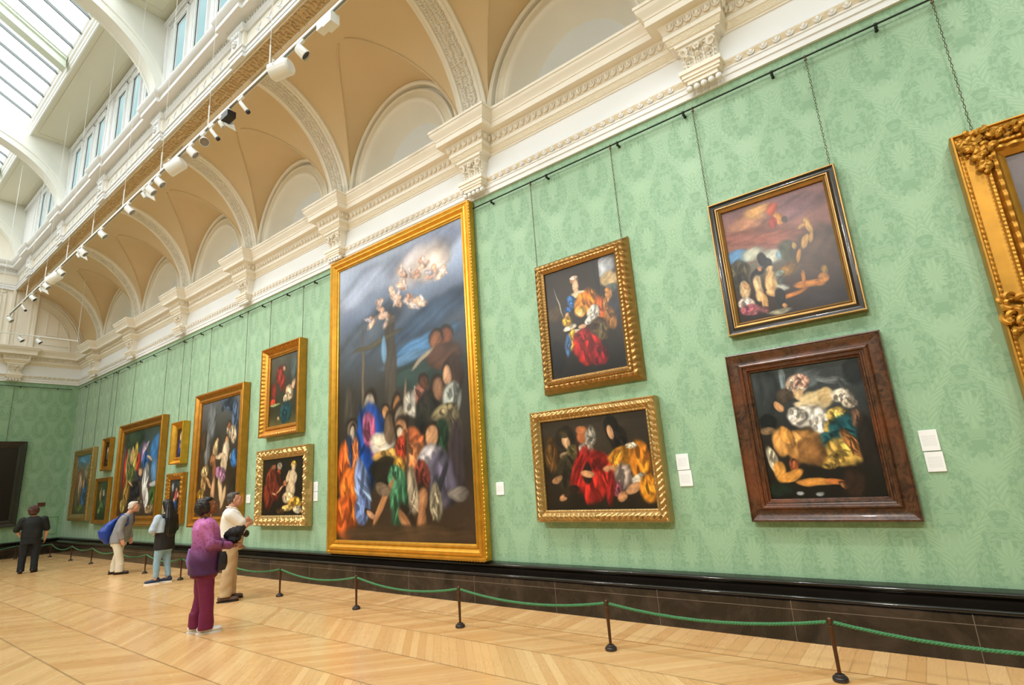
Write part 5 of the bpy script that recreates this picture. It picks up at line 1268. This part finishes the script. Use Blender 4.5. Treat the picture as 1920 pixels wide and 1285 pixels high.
def shoe(root, x, y, rz, mat, sole, L=.26, h=.085, name='shoe'):
    R = Matrix.Rotation(rz, 3, 'Z'); mb = MB(); k = L/.26
    def q(a, b, c): v = R @ Vector((a, b*k, c)); return (x+v.x, y+v.y, v.z)
    mb.ball(q(0, .105, .042), (.046, .075*k, .030), 14, 10, M=R); mb.ball(q(0, .02, .050), (.042, .09*k, .038), 14, 10, M=R); mb.ball(q(0, -.055, .055), (.038, .05*k, .043), 14, 10, M=R)
    mb.tube([q(0, -.03, .05), q(0, -.035, h+.03)], [.040, .037], 12)
    o = remesh(name, mb, mat, root, .008, 2)
    s = MB(); V = []; n = 24
    for z in (.0, .022):
        for j in range(n):
            a = 2*PI*j/n; yy = math.sin(a); wdt = .047 if yy > 0 else .040
            V.append(q(wdt*math.cos(a)*(1.04 if z == 0 else 1), .035+.145*yy, z))
    s.add(V, [(j, (j+1) % n, n+(j+1) % n, n+j) for j in range(n)] + [tuple(range(n))[::-1], tuple(range(n, 2*n))]); s.build('sole', sole, o, smooth='auto', local=True)
    return o
def legs_skin(mb, feet, hipz, hw=.09):
    for sg, (fx, fy) in zip((-1, 1), feet): limb(mb, [(sg*hw, 0, hipz), ((sg*hw+fx)/2, fy*.5+.012, hipz*.54), (fx, fy-.02, .09), (fx, fy+.07, .045)], [.075, .05, .034, .028])
def face_root(name, loc, facing, label):
    return empty(name, (loc[0], loc[1], 0), math.atan2(facing[1], facing[0])-PI/2, label=label, cat='person')

# ---------------------------------------------------------------- woman in purple
W1 = face_root('person', (-2.56, 7.25), (.95, -.30), 'dark-haired woman in purple tunic and maroon trousers, arms crossed, nearest visitor')
m, nt, b = new_mat('ombre_tunic', 'a03a86', .6); (x, y, z), v = coords(); n_ = noise(v, 26, 3, .6, 1.0); t_ = (z + (n_-.5)*.06).step(.78, 1.28)
c0 = mix(t_, '45194c', 'b2529c'); vv = voro(v, 30); nt.links.new(mix(vv.step(.25, .45)*t_*.4, c0, 'dc94c6'), b.inputs['Base Color']); bump(b, n_, .2, .004); TUN = m
MAROON = simple('maroon_cloth', '6e0f42', .6, nz=14, amt=.15); BHAIR = simple('black_hair', '1d1513', .45, nz=60, amt=.4, bmp=.004); WCAN = simple('white_canvas_shoe', 'e6e4de', .6)
LILAC = simple('lilac_lining', '8a6ab0', .6)
mb = MB(); H = 1.47
R, pt = headgeo(mb, (0, -.005, 1.445), .22, 0, .98)
mb.tube([(0, -.03, 1.26), (0, -.015, 1.38)], [.055, .05], 14)
loft(mb, [(0, 0, .72, .14, .10), (0, 0, .85, .15, .11), (0, 0, 1.0, .13, .10), (0, 0, 1.15, .15, .11), (0, -.01, 1.25, .15, .09), (0, -.02, 1.30, .06, .06)])
armR = [(.175, -.02, 1.22), (.235, .03, 1.00), (.12, .24, .955)]; armL = [(-.175, -.02, 1.22), (-.235, .03, 1.01), (-.06, .25, .985)]
limb(mb, armR + [(.02, .33, .94)], [.05, .04, .034, .026]); limb(mb, armL + [(.05, .31, .97)], [.05, .04, .034, .026])
hand(mb, (.02, .33, .94), (-.5, .85, -.15), (0, -.3, -1), 1, .45, .95); hand(mb, (.05, .31, .97), (.9, .45, -.1), (0, .2, -1), -1, .5, .95)
legs_skin(mb, [(-.085, -.03), (.085, .05)], .74)
remesh('body', mb, SKIN_D, W1, .0065, 2); eyes(W1, pt, R)
mb = MB()
loft(mb, [(0, .0, .655, .215, .165), (0, .0, .70, .215, .17), (0, .005, .82, .215, .175), (0, .01, .95, .195, .165), (0, .005, 1.08, .19, .155), (0, -.01, 1.18, .195, .145), (0, -.02, 1.26, .16, .11), (0, -.025, 1.305, .085, .075)], 28)
for a in (armR, armL): limb(mb, [a[0], a[1], a[2]], [.078, .062, .048])
remesh('tunic', mb, TUN, W1, .011, 3, post=wrinkle(.006, 20, 1))
mb = MB(); loft(mb, [(-.13, -.14, .70, .05, .02), (-.14, -.16, .80, .06, .03), (-.12, -.15, .95, .05, .02)]); remesh('tunic_flap', mb, LILAC, W1, .012, 2)
mb = MB()
loft(mb, [(0, 0, .62, .175, .14), (0, 0, .72, .18, .15), (0, 0, .80, .17, .14)])
for sg, fy in ((-1, -.03), (1, .05)): limb(mb, [(sg*.085, 0, .68), (sg*.088, fy*.5+.015, .40), (sg*.09, fy-.005, .20)], [.098, .082, .075]); loft(mb, [(sg*.09, fy-.01, .045, .073, .085), (sg*.09, fy-.01, .22, .073, .078)])
remesh('trousers', mb, MAROON, W1, .011, 3, post=wrinkle(.006, 13, 3, .05))
shoe(W1, -.085, -.03, .1, WCAN, WCAN, .25); shoe(W1, .085, .05, -.1, WCAN, WCAN, .25)
mb = MB()
for p, r in (((0, -.04, .03), (.086, .085, .088)), ((0, -.085, -.01), (.084, .065, .085)), ((0, -.095, -.055), (.066, .05, .05)), ((0, -.02, .07), (.075, .085, .05)), ((.055, -.03, -.02), (.035, .05, .06)), ((-.055, -.03, -.02), (.035, .05, .06)), ((0, .01, .082), (.062, .06, .03)), ((0, .045, .07), (.045, .03, .02))):
    mb.ball(pt(*p), r, 14, 10, M=R)
remesh('hair', mb, BHAIR, W1, .007, 1, post=lumps(.005, 60, 2))
FUR = simple('black_fur', '141114', .75, nz=60, amt=.5, bmp=.01)
def placed(root, p): return root.matrix_basis @ Vector(p)
def at_person(W, fn, name, label, cat, mat, vox=.012, post=None):
    r = remesh(name, fn, mat, None, vox, 2, post=post); r.location = W.location; r.rotation_euler = W.rotation_euler; return tag(r, label, cat)
mb = MB(); mb.ball((.03, .30, 1.085), (.10, .095, .07), 16, 12); mb.ball((.08, .35, 1.11), (.055, .06, .07), 12, 9); mb.ball((.05, .30, 1.02), (.09, .08, .04), 12, 9); mb.ball((-.05, .26, 1.07), (.06, .06, .05), 12, 9); mb.ball((.07, .40, 1.145), (.02, .02, .035), 8, 6); mb.ball((.02, .33, 1.14), (.02, .02, .03), 8, 6)
at_person(W1, mb, 'fur_muff', "black fluffy bundle held on the purple-clad woman's forearms", 'bundle', FUR, .007, lumps(.008, 75, 3))
BAGM = simple('black_bag', '19151a', .5, nz=20, amt=.3)
mb = MB(); loft(mb, [(.185, .16, .69, .025, .045), (.195, .17, .76, .032, .055), (.19, .17, .85, .03, .05), (.185, .16, .90, .02, .04)])
mb.tube([(.235, .02, .95), (.22, .0, 1.1), (.19, -.02, 1.27), (.10, -.05, 1.325), (.02, .08, 1.24)], .011, 6); mb.tube([(.235, .15, .95), (.23, .16, 1.02), (.2, .14, 1.05)], .009, 6)
at_person(W1, mb, 'shoulder_bag', "black shoulder bag hanging at the purple-clad woman's hip", 'bag', BAGM, .009)

# ---------------------------------------------------------------- man in white polo shirt
M1 = face_root('person', (-1.50, 8.85), (.90, -.44), 'short-haired man in white polo shirt and khaki trousers, arms folded')
POLO = simple('white_polo', 'e9e4da', .7, nz=10, amt=.05); KHAKI = simple('khaki_cotton', 'bfa47e', .7, nz=12, amt=.12); GHAIR = simple('greying_hair', '4a4440', .6, nz=80, amt=.5, bmp=.003)
SAND = simple('brown_sandal', '5a453c', .6); BELT = simple('black_belt', '17161a', .4)
mb = MB(); R, pt = headgeo(mb, (0, .03, 1.475), .10, 0, 1.0)
mb.tube([(0, -.02, 1.28), (0, .01, 1.41)], [.065, .058], 14)
loft(mb, [(0, 0, .78, .15, .12), (0, 0, .9, .16, .13), (0, 0, 1.1, .17, .13), (0, -.01, 1.25, .18, .11), (0, -.01, 1.33, .08, .07)])
aR = [(.215, -.02, 1.255), (.25, .19, 1.075), (.02, .275, 1.10)]; aL = [(-.215, -.02, 1.255), (-.25, .18, 1.08), (-.02, .265, 1.13)]
limb(mb, aR + [(-.08, .255, 1.11)], [.06, .047, .036, .03]); limb(mb, aL + [(.08, .255, 1.14)], [.06, .047, .036, .03])
hand(mb, (-.08, .255, 1.11), (-1, -.25, .25), (0, -1, 0), 1, .4); hand(mb, (.08, .255, 1.14), (1, -.25, .1), (0, -1, 0), -1, .4)
legs_skin(mb, [(-.10, .03), (.10, -.03)], .80)
remesh('body', mb, SKIN_L, M1, .007, 2); eyes(M1, pt, R)
mb = MB()
loft(mb, [(0, .01, .90, .19, .165), (0, .025, .98, .20, .185), (0, .02, 1.10, .205, .175), (0, .0, 1.20, .215, .155), (0, -.015, 1.285, .19, .115), (0, -.02, 1.33, .09, .078), (0, -.01, 1.35, .072, .065)], 28)
for a in (aR, aL): limb(mb, [a[0], tuple(Vector(a[0]).lerp(Vector(a[1]), .72))], [.083, .075])
remesh('polo_shirt', mb, POLO, M1, .011, 3, post=wrinkle(.006, 15, 5))
mb = MB(); mb.tube([(.06, .05, 1.345), (0, .08, 1.32), (-.06, .05, 1.345), (-.075, -.02, 1.36), (0, -.085, 1.37), (.075, -.02, 1.36), (.06, .05, 1.345)], .011, 8); remesh('collar', mb, POLO, M1, .008, 1)
mb = MB(); loft(mb, [(0, 0, .72, .175, .155), (0, .01, .85, .188, .17), (0, .015, .925, .185, .165)])
for sg, fy in ((-1, .03), (1, -.03)): limb(mb, [(sg*.095, 0, .74), (sg*.10, fy*.5+.012, .42), (sg*.10, fy, .2)], [.105, .088, .08]); loft(mb, [(sg*.10, fy, .075, .075, .085), (sg*.10, fy, .22, .078, .083)])
remesh('trousers', mb, KHAKI, M1, .011, 2, post=wrinkle(.010, 17, 9, .06, .85))
shoe(M1, -.10, .03, .12, SAND, BELT, .27, .06); shoe(M1, .10, -.03, -.12, SAND, BELT, .27, .06)
mb = MB()
for p, r in (((0, -.035, .045), (.079, .083, .073)), ((0, -.075, -.01), (.068, .035, .055)), ((0, .025, .085), (.060, .05, .026)), ((.062, -.03, .01), (.018, .045, .045)), ((-.062, -.03, .01), (.018, .045, .045))): mb.ball(pt(*p), r, 14, 10, M=R)
remesh('hair', mb, GHAIR, M1, .007, 2, post=lumps(.0015, 90, 1))
mb = MB(); P_ = [(.198*math.cos(a), .015+.178*math.sin(a), .925+.02*math.sin(a)) for a in [2*PI*k/24 for k in range(25)]]; mb.tube(P_, .017, 8); mb.ball((.05, .215, .945), (.075, .045, .055), 14, 10); mb.ball((.19, .10, .93), (.03, .05, .035), 10, 8)
at_person(M1, mb, 'waist_bag', "black belt bag around the white-shirted man's waist", 'bag', BELT, .007)

# ---------------------------------------------------------------- long-haired woman
W2 = face_root('person', (-1.22, 12.10), (-.35, .94), 'woman with very long black hair, black cardigan and light blue jeans')
BLACKK = simple('black_knit', '1b1718', .75, nz=30, amt=.3, bmp=.003); DENIM = simple('light_denim', '8fb2c8', .7, nz=20, amt=.18); DSHIRT = simple('pale_denim_shirt', 'b2c6da', .7, nz=20, amt=.1); NAVY = simple('navy_trainer', '1d2c4a', .5); WSOLE = simple('white_sole', 'ecebe6', .5)
mb = MB(); R, pt = headgeo(mb, (0, .0, 1.425), .10, 0, .96)
mb.tube([(0, -.03, 1.24), (0, -.01, 1.36)], [.052, .046], 14)
loft(mb, [(0, 0, .72, .14, .10), (0, 0, .9, .12, .09), (0, 0, 1.1, .14, .10), (0, -.01, 1.22, .15, .08), (0, -.02, 1.28, .06, .05)])
bR = [(.18, -.01, 1.19), (.235, .0, .97), (.18, .14, .88)]; bL = [(-.18, -.01, 1.19), (-.25, .02, .98), (-.13, .17, .95)]
limb(mb, bR + [(.10, .22, .88)], [.045, .037, .03, .024]); limb(mb, bL + [(-.04, .22, .96)], [.045, .037, .03, .024])
hand(mb, (.10, .22, .88), (-.7, .6, 0), (0, -.5, -1), 1, .5, .9); hand(mb, (-.04, .22, .96), (.9, .3, 0), (0, -.5, -1), -1, .5, .9)
legs_skin(mb, [(-.10, .04), (.08, -.05)], .74, .08)
remesh('body', mb, SKIN_L, W2, .008, 2); eyes(W2, pt, R)
mb = MB(); loft(mb, [(.01, 0, .60, .185, .14), (.01, 0, .70, .18, .145), (.01, 0, .85, .175, .14), (.01, 0, 1.0, .17, .13), (.01, -.01, 1.14, .18, .12), (0, -.015, 1.22, .16, .10), (0, -.02, 1.27, .07, .065)])
limb(mb, bR, [.072, .06, .05]); remesh('cardigan', mb, BLACKK, W2, .012, 3, post=wrinkle(.005, 14, 4))
mb = MB(); limb(mb, bL, [.074, .066, .052]); loft(mb, [(-.13, .0, .92, .07, .11), (-.13, 0, 1.05, .075, .12), (-.12, 0, 1.18, .08, .10)]); remesh('denim_shirt', mb, DSHIRT, W2, .012, 2, post=wrinkle(.005, 22, 6))
mb = MB(); loft(mb, [(0, 0, .58, .155, .12), (0, 0, .70, .16, .13), (0, 0, .78, .14, .11)])
for sg, fx, fy in ((-1, -.10, .04), (1, .08, -.05)): limb(mb, [(sg*.078, 0, .66), ((sg*.08+fx)/2, fy*.5+.012, .40), (fx, fy-.02, .13)], [.088, .062, .048])
remesh('jeans', mb, DENIM, W2, .011, 2, post=wrinkle(.004, 24, 7))
shoe(W2, -.10, .04, .75, NAVY, WSOLE, .245); shoe(W2, .08, -.05, .35, NAVY, WSOLE, .245)
mb = MB(); loft(mb, [(.015, -.11, .80, .05, .02), (.015, -.14, .88, .10, .035), (.01, -.15, 1.02, .125, .045), (.0, -.135, 1.18, .125, .05), (.0, -.085, 1.31, .10, .06), (0, -.035, 1.41, .088, .085), (0, -.01, 1.50, .075, .08), (0, -.01, 1.52, .04, .045)], 24)
mb.ball((0, -.01, 1.46), (.080, .086, .075), 14, 10); mb.tube([(.075, .03, 1.42), (.09, .0, 1.3), (.10, .02, 1.15), (.09, .03, 1.05)], [.02, .03, .03, .015], 8)
remesh('hair', mb, simple('long_black_hair', '151113', .35, nz=30, amt=.4), W2, .009, 2, post=strands(.004, 26, 1))

# ---------------------------------------------------------------- grey-haired man leaning toward the wall
M2 = face_root('person', (-1.14, 14.70), (.80, -.60), 'grey-haired man in grey jacket and cream trousers leaning forward')
JACK = simple('grey_jacket', '8e8e90', .75, nz=14, amt=.12); CTR = simple('cream_trousers', 'e0d8c4', .7, nz=10, amt=.06); WHAIR = simple('silver_hair', 'cfc8bc', .6, nz=60, amt=.2, bmp=.003); DSH = simple('dark_leather', '2e1d18', .35); BLUE = simple('blue_nylon', '173fa0', .45, nz=8, amt=.25)
mb = MB(); R, pt = headgeo(mb, (0, .205, 1.415), -.02, 0, 1.0)
mb.tube([(0, .10, 1.24), (0, .18, 1.35)], [.06, .055], 14)
loft(mb, [(0, -.02, .76, .14, .12), (0, .0, .9, .15, .12), (0, .04, 1.05, .16, .12), (0, .07, 1.18, .17, .10), (0, .09, 1.26, .08, .06)])
cR = [(.20, .09, 1.17), (.235, .06, .92), (.225, .12, .74)]; cL = [(-.20, .09, 1.17), (-.235, .06, .92), (-.22, .12, .74)]
limb(mb, cR, [.05, .04, .03]); limb(mb, cL, [.05, .04, .03]); hand(mb, cR[2], (0, .15, -1), (-1, .2, 0), -1, .5); hand(mb, cL[2], (0, .15, -1), (1, .2, 0), 1, .5)
legs_skin(mb, [(-.09, -.09), (.09, .07)], .78)
remesh('body', mb, SKIN_L, M2, .008, 2); eyes(M2, pt, R)
mb = MB(); loft(mb, [(0, -.03, .66, .20, .16), (0, -.02, .78, .20, .165), (0, .01, .92, .195, .16), (0, .04, 1.06, .20, .15), (0, .07, 1.16, .20, .13), (0, .09, 1.24, .15, .095), (0, .105, 1.285, .075, .065)])
for a in (cR, cL): limb(mb, [a[0], a[1], tuple(Vector(a[1]).lerp(Vector(a[2]), .85))], [.078, .062, .05])
remesh('jacket', mb, JACK, M2, .012, 3, post=wrinkle(.005, 14, 8))
mb = MB(); loft(mb, [(0, -.03, .60, .165, .135), (0, -.03, .72, .17, .14), (0, -.03, .80, .16, .13)])
for sg, fy in ((-1, -.09), (1, .07)): limb(mb, [(sg*.09, -.03, .68), (sg*.09, fy*.5, .40), (sg*.09, fy, .2)], [.10, .082, .075]); loft(mb, [(sg*.09, fy, .05, .075, .085), (sg*.09, fy, .22, .074, .08)])
remesh('trousers', mb, CTR, M2, .011, 3, post=wrinkle(.006, 10, 2, .06))
shoe(M2, -.09, -.09, .1, DSH, DSH, .28); shoe(M2, .09, .07, -.1, DSH, DSH, .28)
mb = MB()
for p, r in (((0, -.035, .04), (.081, .084, .078)), ((0, -.075, -.02), (.070, .04, .06)), ((0, .02, .085), (.062, .055, .027)), ((.064, -.03, 0), (.02, .045, .05)), ((-.064, -.03, 0), (.02, .045, .05))): mb.ball(pt(*p), r, 14, 10, M=R)
remesh('hair', mb, WHAIR, M2, .008, 2, post=lumps(.002, 80, 1))
mb = MB()
loft(mb, [(.03, -.22, .66, .10, .05), (.03, -.27, .78, .17, .11), (.03, -.28, .93, .19, .14), (.02, -.20, 1.07, .15, .10), (.02, -.10, 1.18, .07, .05)], 20)
for sg in (-1, 1): mb.tube([(sg*.07, -.07, 1.17), (sg*.13, .03, 1.275), (sg*.155, .17, 1.20), (sg*.17, .18, 1.05), (sg*.18, .04, .93)], .016, 8)
mb.tube([(-.12, -.26, 1.04), (.02, -.33, 1.02), (.17, -.26, 1.04)], .012, 6)
at_person(M2, mb, 'backpack', "bright blue backpack slung on the grey-haired man's back", 'backpack', BLUE, .010, wrinkle(.006, 16, 2))

# ---------------------------------------------------------------- woman in black by the end wall
W3 = face_root('person', (-1.99, 18.05), (.25, .97), 'curly brown-haired woman in black top and trousers, seen from behind')
BLK3 = simple('black_cotton', '121618', .75, nz=12, amt=.3); DKT = simple('dark_teal_trousers', '141c24', .75, nz=12, amt=.3); CURL = simple('brown_curls', '4e2f2a', .6, nz=40, amt=.4, bmp=.006)
mb = MB(); R, pt = headgeo(mb, (0, -.01, 1.475), .30, -.55, .98)
mb.tube([(0, -.03, 1.29), (0, -.02, 1.40)], [.052, .048], 14)
loft(mb, [(0, 0, .78, .15, .12), (0, 0, .9, .15, .12), (0, 0, 1.1, .16, .12), (0, -.01, 1.25, .16, .10), (0, -.02, 1.33, .06, .06)])
dR = [(.20, -.02, 1.24), (.275, .0, 1.0), (.26, .09, .80)]; dL = [(-.20, -.02, 1.24), (-.30, -.01, 1.02), (-.20, .10, .86)]
limb(mb, dR, [.055, .045, .032]); limb(mb, dL, [.055, .045, .032]); hand(mb, dR[2], (0, .2, -1), (-1, .2, 0), -1, .5); hand(mb, dL[2], (.5, .4, -.8), (1, .2, 0), 1, .5)
legs_skin(mb, [(-.12, .02), (.12, -.02)], .80, .095)
remesh('body', mb, SKIN_P, W3, .008, 2); eyes(W3, pt, R)
mb = MB(); loft(mb, [(0, .0, .80, .205, .165), (0, .0, .90, .205, .165), (0, 0, 1.04, .20, .155), (0, -.01, 1.17, .215, .145), (0, -.02, 1.27, .175, .11), (0, -.025, 1.33, .08, .075)])
for a in (dR, dL): limb(mb, [a[0], tuple(Vector(a[0]).lerp(Vector(a[1]), .95))], [.082, .07])
remesh('top', mb, BLK3, W3, .012, 3, post=wrinkle(.004, 14, 3))
mb = MB(); loft(mb, [(0, 0, .68, .19, .15), (0, 0, .80, .195, .16), (0, 0, .88, .18, .14)])
for sg, fy in ((-1, .02), (1, -.02)): limb(mb, [(sg*.10, 0, .70), (sg*.115, fy*.5+.01, .42), (sg*.12, fy, .2)], [.105, .082, .072]); loft(mb, [(sg*.12, fy, .04, .074, .085), (sg*.12, fy, .22, .072, .078)])
remesh('trousers', mb, DKT, W3, .011, 3, post=wrinkle(.004, 12, 5, .05))
shoe(W3, -.12, .02, .15, DSH, DSH, .25); shoe(W3, .12, -.02, -.35, DSH, DSH, .25)
mb = MB()
for p, r in (((0, -.04, .03), (.095, .095, .09)), ((0, -.08, -.04), (.085, .06, .07)), ((.07, -.03, -.02), (.03, .055, .06)), ((-.07, -.03, -.02), (.03, .055, .06)), ((0, .02, .085), (.07, .06, .03))): mb.ball(pt(*p), tuple(q*1.12 for q in r), 14, 10, M=R)
remesh('hair', mb, CURL, W3, .008, 1, post=lumps(.009, 48, 4))
